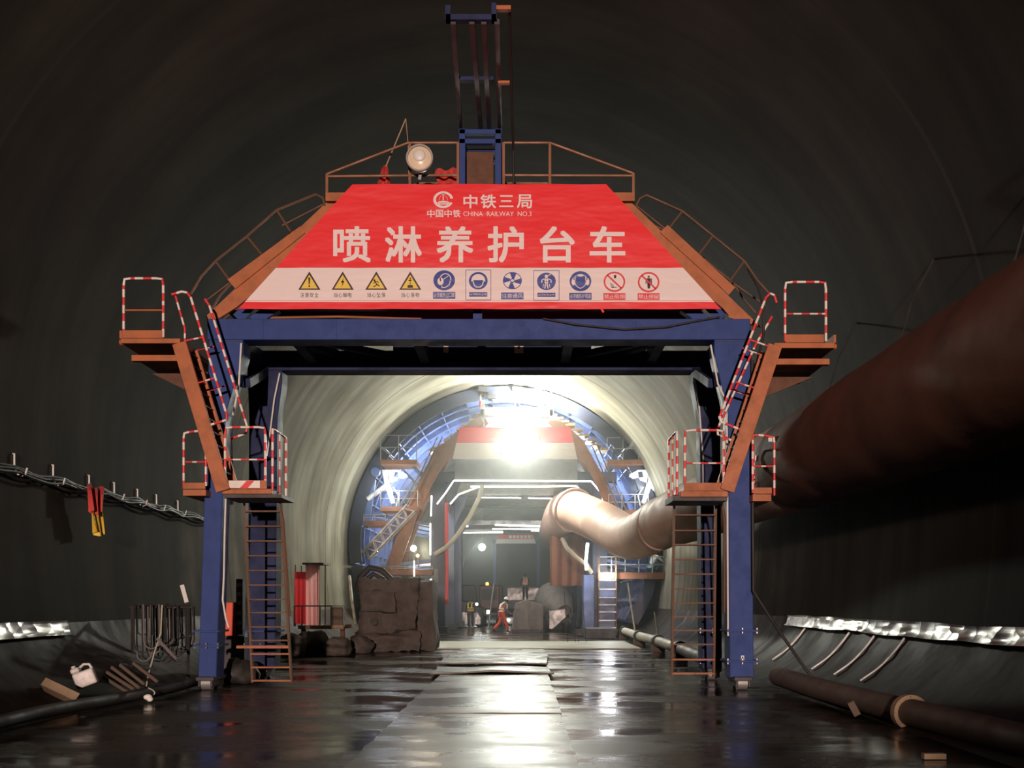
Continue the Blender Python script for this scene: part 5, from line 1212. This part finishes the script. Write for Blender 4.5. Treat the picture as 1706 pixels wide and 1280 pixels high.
# ------------------------------------------------------------------ right side: pipes, planks
rp = thing('floor_pipeline', 'thick muddy pipe with a flanged joint lying along the right floor edge', 'pipe', (4.9, 11, 0.0))
M['muddy_pipe'] = paint('muddy_steel_pipe', (0.15, 0.11, 0.085), 0.55, 0.1, dirt=0.5, bump=0.3)
mb = MB(); mb.tube([(5.12, 7.5, 0.19), (4.86, 11.3, 0.19)], 0.175, 20); mb.build('near_length', M['muddy_pipe'], rp)
mb = MB(); mb.tube([(4.86, 11.3, 0.19), (4.66, 14.0, 0.20), (4.55, 16.0, 0.24)], 0.17, 20); mb.build('far_length', M['muddy_pipe'], rp)
ax_ = Vector((-0.068, 1, 0)).normalized(); mb = MB(); mb.lathe([(0.17, -0.05), (0.225, -0.05), (0.225, 0.05), (0.17, 0.05)], (4.86, 11.3, 0.19), ax_, 28)
for k in range(8): c = Vector((4.86, 11.3, 0.19)) + Vector((math.cos(k * PI / 4), 0, math.sin(k * PI / 4))) * 0.2; mb.cyl(c + Vector((0, -0.07, 0)), c + Vector((0, 0.07, 0)), 0.014, 6)
mb.build('flange', M['tan'], rp)
mb = MB(); mb.beam((5.45, 10.2, 0.09), (6.35, 11.4, 0.5), 0.10, 0.03, (0, 0, 1)); single(mb, 'plank', M['bag'], 'grey plank leaning on the invert right of the thick pipe', 'plank')
mb = MB(); mb.beam(P(1416, 1170, 11.9), P(1428, 1192, 11.9), 0.09, 0.05); single(mb, 'wood_block', M['wood'], 'small reddish wood block on the thick pipe', 'block')
mb = MB(); mb.box(4.02, 4.24, 9.0, 9.07, 0.006, 0.06); single(mb, 'brick', M['tan'], 'pale brick fragment on the floor left of the thick pipe', 'brick')
for i, (u0, v0, u1, v1, d0) in enumerate(((1328, 1066, 1282, 1108, 19.2), (1395, 1076, 1356, 1116, 16.6), (1404, 1106, 1352, 1142, 15.4), (1437, 1105, 1418, 1126, 14.2))):
    mb = MB(); a = Vector((AX + 6.75, d0, 0.93)); pts = [(AX + x, d0 + 0.02 * j, z) for j, (x, z) in enumerate(((6.80, 1.0), (6.66, 0.80), (6.42, 0.54), (6.12, 0.32)))]
    mb.tube(smooth_path(pts, 4), 0.022, 6); single(mb, 'bent_rebar', M['grey_steel'], ['bent pale rebar on the right invert, farthest along', 'bent pale rebar on the right invert, second nearest the gantry leg', 'bent pale rebar on the right invert just past the black cable', 'bent pale rebar on the right invert nearest the flanged pipe joint'][i], 'rebar', 'bent rebars on the right invert')
# pump pipeline beyond the gantry
pp = thing('pump_line', 'pale concrete pump line with dark clamps running along the right floor beyond the gantry', 'pipe', (3.9, 30, 0))
cp = [(4.25, 20.5, 0.22), (4.2, 24.0, 0.3), (4.15, 27.5, 0.34), (4.1, 31.5, 0.34), (4.15, 36.5, 0.34)]
M['pale_pipe'] = paint('pale_pump_pipe', (0.50, 0.45, 0.36), 0.5, dirt=0.5)
for i in range(4):
    mb = MB(); mb.tube([cp[i], cp[i + 1]], 0.15, 16); mb.build('pipe_length', M['pale_pipe'] if i else M['muddy_pipe'], pp)
    dv = (Vector(cp[i + 1]) - Vector(cp[i])).normalized(); mb = MB(); mb.lathe([(0.15, -0.12), (0.21, -0.1), (0.21, 0.1), (0.15, 0.12)], cp[i + 1], dv, 20); mb.build('clamp', M['black'], pp)
    c = Vector(cp[i + 1]); mb = MB(); mb.box(c.x - 0.2, c.x + 0.2, c.y - 0.08, c.y + 0.08, 0.006, c.z - 0.1); mb.build('support', M['wood'], pp)
for i, (u0, v0, u1, v1, d) in enumerate(((1046, 972, 1059, 1060, 33), (1090, 1020, 1097, 1060, 33.5))):
    mb = MB(); mb.tube([P(u0, v0, d), P(u1, v1, d - 0.6)], 0.03, 6); single(mb, 'pale_rod', M['hose'], ['taller pale rod leaning above the pump line', 'shorter pale rod leaning above the pump line'][i], 'rod')
mb = MB()
for k in range(4): u = 940 + k * 9 + (k % 2) * 4; mb.tube([P(u, 985 + 6 * k, 33.5), P(u + 3, 1040, 33.5), P(u + 6, 1072, 33.2)], 0.012, 5)
single(mb, 'hanging_wires', M['black'], 'thin dark wires hanging down before the right portal column', 'wire')
# ------------------------------------------------------------------ people and vehicles inside and beyond the trolley
M['skin'] = paint('skin', (0.42, 0.25, 0.17), 0.55, dirt=0.1, dirt_col=(0.3, 0.17, 0.11))
M['hair'] = paint('black_hair', (0.012, 0.010, 0.009), 0.5, dirt=0.1)
M['orange_cloth'] = paint('orange_red_workwear', (0.66, 0.075, 0.03), 0.85, dirt=0.15)
M['dark_cloth'] = paint('dark_workwear', (0.02, 0.02, 0.024), 0.85, dirt=0.2)
M['grey_cloth'] = paint('grey_workwear', (0.12, 0.12, 0.11), 0.85, dirt=0.2)
M['white_cloth'] = paint('white_workwear', (0.62, 0.65, 0.66), 0.85, dirt=0.2)
M['teal_cloth'] = paint('teal_workwear', (0.08, 0.20, 0.24), 0.85, dirt=0.2)
M['vest'] = paint('orange_vest', (0.70, 0.12, 0.06), 0.7, dirt=0.1)
M['strip'] = paint('pale_reflective_strip', (0.88, 0.86, 0.74), 0.4, dirt=0.05)
M['strip_yellow'] = paint('yellow_reflective_strip', (0.85, 0.72, 0.08), 0.4, dirt=0.05)
M['boot'] = paint('rubber_boot', (0.03, 0.028, 0.026), 0.5, dirt=0.4)
def skin_mesh(name, verts, edges, radii, mat, parent, xf, sub=1):
    me = bpy.data.meshes.new(name + '_cage'); me.from_pydata(verts, edges, []); o = bpy.data.objects.new(name + '_cage', me); COL.objects.link(o)
    o.modifiers.new('skin', 'SKIN'); lay = me.skin_vertices[0].data
    for i, r in enumerate(radii): lay[i].radius = r if isinstance(r, tuple) else (r, r); lay[i].use_root = i == 0
    s_ = o.modifiers.new('smooth', 'SUBSURF'); s_.levels = sub; s_.render_levels = sub
    dg = bpy.context.evaluated_depsgraph_get(); dg.update(); ev = o.evaluated_get(dg); m2 = bpy.data.meshes.new_from_object(ev)
    mb = MB(); mb.add([xf @ v.co for v in m2.vertices], [tuple(p.vertices) for p in m2.polygons], 0, True)
    bpy.data.objects.remove(o); bpy.data.meshes.remove(me); bpy.data.meshes.remove(m2)
    return mb.build(name, mat, parent)
def person(loc, face, pose, label, top, trousers, vest, strip, helmet, scale=1.0):
    root = thing('person', label, 'person', loc)
    xf = Matrix.Translation(loc) @ Matrix.Rotation(face, 4, 'Z') @ Matrix.Scale(scale, 4)
    J = {k: Vector(v) for k, v in pose.items()}
    V, E, R = [], [], []
    def add(p, r, prev=None):
        V.append(Vector(p)); R.append(r)
        if prev is not None: E.append((prev, len(V) - 1))
        return len(V) - 1
    # body: one continuous surface from pelvis to finger tips
    pv = add(J['pelvis'], (0.135, 0.10)); sp = add(J['spine'], (0.125, 0.09), pv); ch = add(J['chest'], (0.15, 0.10), sp); nk = add(J['neck'], 0.052, ch); hb = add(J['head'], (0.070, 0.088), nk); ht = add(J['crown'], (0.068, 0.085), hb)
    for s_, sg in (('l', -1), ('r', 1)):
        h = add(J['hip_' + s_], 0.085, pv); k = add(J['knee_' + s_], 0.056, h); a = add(J['ankle_' + s_], 0.038, k); add(J['toe_' + s_], 0.035, a)
        sh = add(J['shoulder_' + s_], 0.055, ch); e = add(J['elbow_' + s_], 0.040, sh); w = add(J['wrist_' + s_], 0.028, e)
        d = (J['wrist_' + s_] - J['elbow_' + s_]).normalized(); side = d.cross(Vector((0, 1, 0.3))).normalized(); bend = d.cross(side).normalized() * -1
        palm = add(J['wrist_' + s_] + d * 0.055, (0.030, 0.016), w)
        for f in range(4):
            b0 = J['wrist_' + s_] + d * 0.09 + side * (0.03 - 0.02 * f); L = (0.07, 0.08, 0.075, 0.055)[f]
            i = add(b0, 0.010, palm); i = add(b0 + d * L * 0.5 + bend * 0.012, 0.009, i); add(b0 + d * L * 0.85 + bend * 0.04, 0.008, i)
        i = add(J['wrist_' + s_] + d * 0.035 + side * 0.04, 0.011, palm); add(J['wrist_' + s_] + d * 0.08 + side * 0.058 + bend * 0.015, 0.009, i)
    body = skin_mesh('body', V, E, R, M['skin'], root, xf)
    hd = (J['crown'] - J['head']).normalized(); fwd = Vector((0, 1, 0)); fwd = (fwd - hd * fwd.dot(hd)).normalized(); rt = fwd.cross(hd); hc = J['head'].lerp(J['crown'], 0.45)
    mb = MB(); mb.ball(xf @ (hc + fwd * 0.1 - hd * 0.01), 0.012, 0.02, 0.022, 8)
    for sg in (-1, 1): mb.ball(xf @ (hc + rt * sg * 0.078), 0.012, 0.02, 0.032, 8)
    mb.build('face', M['skin'], body)
    mb = MB()
    for sg in (-1, 1): mb.ball(xf @ (hc + fwd * 0.082 + rt * sg * 0.03 + hd * 0.025), 0.009, 0.009, 0.007, 8)
    mb.tube([xf @ (hc + fwd * 0.088 - hd * 0.055 - rt * 0.022), xf @ (hc + fwd * 0.092 - hd * 0.056), xf @ (hc + fwd * 0.088 - hd * 0.055 + rt * 0.022)], 0.004, 6); mb.build('eyes_and_mouth', M['hair'], body)
    rot = xf.to_3x3().normalized()
    mb = MB(); c = J['head'].lerp(J['crown'], 0.75) - fwd * 0.02
    hx = rot @ hd
    mb.lathe([(0.098, -0.10), (0.102, -0.02), (0.095, 0.04), (0.06, 0.09), (0.0, 0.105)], xf @ c, hx, 16); mb.build('hair', M['hair'], root)
    if helmet:
        mb = MB(); mb.lathe([(0.135, 0.0), (0.132, 0.015), (0.125, 0.05), (0.10, 0.105), (0.055, 0.135), (0.0, 0.142)], xf @ (J['head'].lerp(J['crown'], 0.72)), hx, 20)
        cb = xf @ (J['head'].lerp(J['crown'], 0.72) + fwd * 0.04); mb.lathe([(0.0, 0.012), (0.13, 0.008), (0.165, -0.004), (0.13, 0.0), (0.0, 0.0)], cb, hx, 20); mb.build('helmet', helmet, root)
    # clothing
    V, E, R = [], [], []
    pv = add(J['pelvis'] + Vector((0, 0, 0.03)), (0.155, 0.12))
    for s_ in 'lr':
        h = add(J['hip_' + s_], 0.105, pv); k = add(J['knee_' + s_], 0.085, h); add(J['ankle_' + s_] + Vector((0, 0, 0.03)), 0.075, k)
    skin_mesh('trousers', V, E, R, trousers, root, xf)
    V, E, R = [], [], []
    pv = add(J['pelvis'] + Vector((0, 0, 0.06)), (0.165, 0.125)); sp = add(J['spine'], (0.155, 0.115), pv); ch = add(J['chest'], (0.175, 0.125), sp); add(J['neck'] - Vector((0, 0, 0.03)), 0.07, ch)
    for s_ in 'lr':
        sh = add(J['shoulder_' + s_], 0.078, ch); e = add(J['elbow_' + s_], 0.062, sh); add(J['wrist_' + s_], 0.048, e)
    skin_mesh('jacket', V, E, R, top, root, xf)
    if vest:
        pts = [J['pelvis'] + Vector((0, 0, 0.08)), J['spine'], J['spine'].lerp(J['chest'], 0.55), J['chest'] + Vector((0, 0, 0.08))]
        def hull(zs, rx, ry, mat, name, par):
            mb = MB(); vs = []; n = 20
            for p, sx_, sy_ in zip(zs, rx, ry): vs += [xf @ (p + Vector((sx_ * math.cos(2 * PI * k / n), sy_ * math.sin(2 * PI * k / n), 0))) for k in range(n)]
            mb.add(vs, [(i * n + k, i * n + (k + 1) % n, (i + 1) * n + (k + 1) % n, (i + 1) * n + k) for i in range(len(zs) - 1) for k in range(n)], 0, True); return mb.build(name, mat, par)
        vt = hull(pts, (0.195, 0.19, 0.21, 0.16), (0.15, 0.145, 0.16, 0.13), vest, 'vest', root)
        for t in (0.05, 0.55): hull([pts[0].lerp(pts[2], t), pts[0].lerp(pts[2], t + 0.22)], (0.204, 0.206), (0.159, 0.162), strip, 'reflective_band', vt)
        for sg in (-1, 1):
            mb = MB(); a = [J['spine'].lerp(J['chest'], 0.2) + Vector((sg * 0.1, y_, 0)) for y_ in (0.165, -0.165)]; tp_ = J['chest'] + Vector((sg * 0.11, 0, 0.13))
            mb.tube([xf @ a[0], xf @ (J['chest'] + Vector((sg * 0.11, 0.15, 0.03))), xf @ tp_, xf @ (J['chest'] + Vector((sg * 0.11, -0.15, 0.03))), xf @ a[1]], 0.03 * scale, 6); mb.build('reflective_band', strip, vt)
    V, E, R = [], [], []
    for s_ in 'lr':
        V, E, R = [], [], []
        a = add(J['ankle_' + s_] + Vector((0, 0, 0.10)), 0.058); b = add(J['ankle_' + s_] - Vector((0, 0.01, 0.02)), 0.055, a); add(J['toe_' + s_], (0.045, 0.04), b)
        skin_mesh('boot', V, E, R, M['boot'], root, xf)
    return root
stand = dict(pelvis=(0, 0, .95), spine=(0, .01, 1.13), chest=(0, .02, 1.36), neck=(0, .03, 1.50), head=(0, .05, 1.58), crown=(0, .05, 1.68), hip_l=(-.10, 0, .90), hip_r=(.10, 0, .90), knee_l=(-.11, .02, .50), knee_r=(.11, .02, .50), ankle_l=(-.12, -.02, .09), ankle_r=(.12, -.02, .09), toe_l=(-.13, .13, .045), toe_r=(.13, .13, .045),
             shoulder_l=(-.20, .02, 1.42), shoulder_r=(.20, .02, 1.42), elbow_l=(-.27, -.02, 1.14), elbow_r=(.27, -.02, 1.14), wrist_l=(-.26, .08, .90), wrist_r=(.26, .08, .90))
walk = dict(stand, spine=(0, .05, 1.12), chest=(0, .10, 1.34), neck=(0, .16, 1.47), head=(0, .21, 1.55), crown=(0, .24, 1.65), knee_r=(.11, .20, .52), ankle_r=(.11, .27, .09), toe_r=(.12, .44, .045), knee_l=(-.11, -.08, .50), ankle_l=(-.11, -.38, .16), toe_l=(-.11, -.25, .05),
            shoulder_l=(-.20, .10, 1.40), shoulder_r=(.20, .10, 1.40), elbow_r=(.25, .14, 1.12), wrist_r=(.22, .36, .96), elbow_l=(-.26, .02, 1.12), wrist_l=(-.24, .16, .90))
squat = dict(stand, pelvis=(0, -.10, .34), spine=(0, -.02, .50), chest=(0, .10, .70), neck=(0, .18, .83), head=(0, .23, .90), crown=(0, .26, 1.0), hip_l=(-.11, -.06, .32), hip_r=(.11, -.06, .32), knee_l=(-.17, .30, .50), knee_r=(.17, .30, .50), ankle_l=(-.13, .04, .09), ankle_r=(.13, .04, .09), toe_l=(-.14, .2, .045), toe_r=(.14, .2, .045), shoulder_l=(-.2, .12, .74), shoulder_r=(.2, .12, .74), elbow_l=(-.26, .34, .56), elbow_r=(.26, .34, .56), wrist_l=(-.15, .52, .46), wrist_r=(.15, .52, .46))
person((X(836, 43.6), 43.6, 0.0), R_(-78), walk, 'worker in white helmet, pale banded vest and orange-red trousers walking across the floor', M['grey_cloth'], M['orange_cloth'], M['vest'], M['strip'], M['white_paint'], 1.0)
person((X(875, 59.0), 59.0, 1.62), R_(10), stand, 'worker in orange vest with pale bands and dark trousers standing up on the truck deck', M['dark_cloth'], M['dark_cloth'], M['vest'], M['strip'], None, 0.97)
person((X(784, 50.0), 50.0, 0.0), R_(170), stand, 'dark-clothed worker with a yellow band standing at the left before the loader', M['dark_cloth'], M['dark_cloth'], M['dark_cloth'], M['strip_yellow'], M['dark_cloth'], 0.98)
person((X(1088, 40.0), 40.02, Z(954, 39.6)), R_(-60), squat, 'worker in white top and teal trousers crouching on the right orange trolley platform', M['white_cloth'], M['teal_cloth'], None, None, M['hair'], 0.95)

# vehicles
def wheel(parent, c, r, w, name='wheel'):
    mb = MB(); c = Vector(c); mb.lathe([(r * 0.55, -w / 2), (r * 0.95, -w / 2), (r, -w * 0.3), (r, w * 0.3), (r * 0.95, w / 2), (r * 0.55, w / 2), (r * 0.5, w * 0.3), (0, w * 0.28)], c, (1, 0, 0), 22); mb.lathe([(0, -w * 0.28), (r * 0.5, -w * 0.3), (r * 0.55, -w / 2)], c, (1, 0, 0), 22)
    wl = mb.build(name, M['black'], parent)
    mb = MB(); mb.lathe([(0, -w * 0.36), (r * 0.42, -w * 0.34), (r * 0.5, -w * 0.2)], c, (1, 0, 0), 16); mb.lathe([(r * 0.5, w * 0.2), (r * 0.42, w * 0.34), (0, w * 0.36)], c, (1, 0, 0), 16); mb.build('rim', M['grey_steel'], wl)
M['maroon'] = paint('maroon_truck_paint', (0.11, 0.045, 0.05), 0.5, dirt=0.5)
M['lamp_small'] = emit('lit_truck_lamp', (1.0, 0.95, 0.8), 5.0)
fbx = thing('flatbed_truck', 'flatbed truck seen end-on with a pale bumper, carrying a standing worker', 'truck', (0.1, 57, 0))
mb = MB(); mb.box(-1.25, 1.35, 56.6, 62.5, 1.42, 1.60); mb.build('deck', M['dark_steel'], fbx)
mb = MB(); mb.box(-1.0, 1.1, 56.7, 62.4, 1.05, 1.40); mb.build('chassis', M['dark_steel'], fbx)
mb = MB(); mb.box(-1.15, 1.25, 56.35, 56.6, 0.12, 0.52); bp_ = mb.build('bumper', M['white_paint'], fbx, 0.02)
for x in (-0.95, -0.3, 0.1, 0.9): mb = MB(); mb.box(x, x + 0.18, 56.3, 56.35, 0.28, 0.42); mb.build('tail_lamp', M['lamp_small'], bp_)
mb = MB(); mb.box(-1.0, -0.85, 56.5, 56.9, 0.5, 1.1); mb.box(0.9, 1.05, 56.5, 56.9, 0.5, 1.1); mb.build('bumper_bracket', M['dark_steel'], fbx)
for y in (57.6, 61.2):
    for x in (-1.0, 1.1): wheel(fbx, (x, y, 0.5), 0.5, 0.3)
mb = MB(); mb.box(-1.1, 1.2, 62.6, 64.4, 0.5, 2.5); mb.build('cab', M['grey_steel'], fbx, 0.08)
sk = thing('steel_skip', 'dull grey-brown steel skip standing at the right of the walking worker', 'skip', (0.45, 45.5, 0))
mb = MB(); mb.prism([(X(852, 44.5), 0.12), (X(905, 44.5), 0.12), (X(906, 44.5), 1.35), (X(876, 44.5), 1.62), (X(858, 44.5), 1.42)], 44.5, 47.0); mb.build('body', M['bag'], sk, 0.03)
mb = MB()
for u in (858, 880, 900): mb.box(X(u, 44.5) - 0.04, X(u, 44.5) + 0.04, 44.42, 44.5, 0.1, 1.3)
mb.build('rib', M['bag'], sk)
mb = MB(); mb.box(X(852, 44.5), X(905, 44.5), 44.45, 47.0, 0.003, 0.12); mb.build('skid', M['dark_steel'], sk)
cm = thing('concrete_mixer', 'dusty concrete mixer with a tilted drum and chute at the right of the portal', 'mixer', (1.6, 47, 0))
ax_ = Vector((0.25, -0.85, -0.30)).normalized()
mb = MB(); mb.lathe([(0.0, -1.6), (0.55, -1.55), (0.95, -1.0), (1.0, -0.2), (0.85, 0.5), (0.55, 1.1), (0.45, 1.3), (0.40, 1.3), (0.36, 1.0), (0.0, 0.9)], (1.55, 47.6, 1.35), ax_, 28); mb.build('drum', M['bag'], cm)
mb = MB(); mb.prism([(1.05, 1.05), (1.9, 1.15), (1.95, 0.75), (1.25, 0.12), (1.05, 0.12)], 45.5, 46.3); mb.build('chute', M['grey_steel'], cm, 0.03)
mb = MB(); mb.box(1.0, 2.2, 46.2, 49.4, 0.45, 0.65); mb.build('frame', M['dark_steel'], cm)
for y in (46.6, 48.8):
    for x in (1.05, 2.0): wheel(cm, (x, y, 0.42), 0.42, 0.28)
ld = thing('wheel_loader', 'dark wheel loader with glinting metal parts at the left of the portal', 'loader', (-3.3, 53, 0))
mb = MB(); mb.box(-3.9, -2.5, 52.0, 55.2, 0.7, 1.5); mb.build('body', M['dark_steel'], ld, 0.08)
mb = MB(); mb.prism([(-3.7, 1.5), (-2.7, 1.5), (-2.8, 2.5), (-3.6, 2.5)], 53.0, 54.6); cb_ = mb.build('cab', M['dark_steel'], ld, 0.05)
mb = MB(); mb.prism([(-3.58, 1.6), (-2.82, 1.6), (-2.88, 2.4), (-3.52, 2.4)], 52.96, 53.0); mb.build('windscreen', M['black'], cb_)
mb = MB(); mb.prism([(-4.0, 0.15), (-2.3, 0.15), (-2.3, 0.55), (-2.5, 0.9), (-3.9, 0.9)], 50.8, 51.4); mb.build('bucket', M['grey_steel'], ld, 0.03)
for x in (-3.6, -2.8): mb = MB(); mb.beam((x, 51.3, 0.6), (x, 52.6, 1.3), 0.12, 0.2, (1, 0, 0)); mb.build('lift_arm', M['grey_steel'], ld)
for y in (52.3, 54.7):
    for x in (-4.0, -2.45): wheel(ld, (x, y, 0.6), 0.6, 0.4)
for x, z in ((-3.75, 1.35), (-2.6, 1.35)): mb = MB(); mb.cyl((x, 51.95, z), (x, 52.02, z), 0.09, 12); mb.build('headlamp', M['lamp_small'], ld)
tk = thing('dump_truck', 'dark maroon dump truck with an amber beacon behind the loader', 'truck', (-2.0, 58, 0))
mb = MB(); mb.box(-2.75, -1.45, 57.0, 58.8, 0.7, 2.55); cbn = mb.build('cab', M['maroon'], tk, 0.08)
mb = MB(); mb.box(-2.6, -1.6, 56.96, 57.0, 1.6, 2.3); mb.build('windscreen', M['black'], cbn)
mb = MB(); mb.box(-2.85, -1.35, 59.0, 63.5, 1.1, 2.6); mb.build('dump_body', M['maroon'], tk, 0.05)
mb = MB(); mb.box(-2.6, -1.6, 57.0, 63.4, 0.6, 1.08); mb.build('chassis', M['dark_steel'], tk)
for y in (57.8, 61.0, 62.3):
    for x in (-2.65, -1.55): wheel(tk, (x, y, 0.5), 0.5, 0.3)
mb = MB(); mb.lathe([(0.0, 0.0), (0.1, 0.0), (0.1, 0.14), (0.06, 0.2), (0.0, 0.2)], (X(811, 57.5), 57.5, 2.55), (0, 0, 1), 12); mb.build('beacon', emit('amber_beacon', (1.0, 0.45, 0.03), 4.0), tk)
mb = MB(); mb.box(X(810, 56.9), X(817, 56.9), 56.88, 57.0, 0.72, 0.95); mb.build('headlamp', M['lamp_small'], tk)
mb = MB(); mb.tube([P(823, 972, 54.5), P(819, 1000, 54.5), P(814, 1043.8, 54.5)], 0.05, 8); single(mb, 'grey_pole', M['grey_steel'], 'thin grey leaning pole behind the walking worker', 'pole')

cm.location.x += 0.3; ld.location.y += 1.9; ld.location.x -= 0.12; tk.location.y += 0.7
def sub(f,*prs):
    s=open(f).read()
    for a,b in prs:
        if a not in s: print(f,'MISSING',a[:70])
        s=s.replace(a,b)
    open(f,'w').write(s)
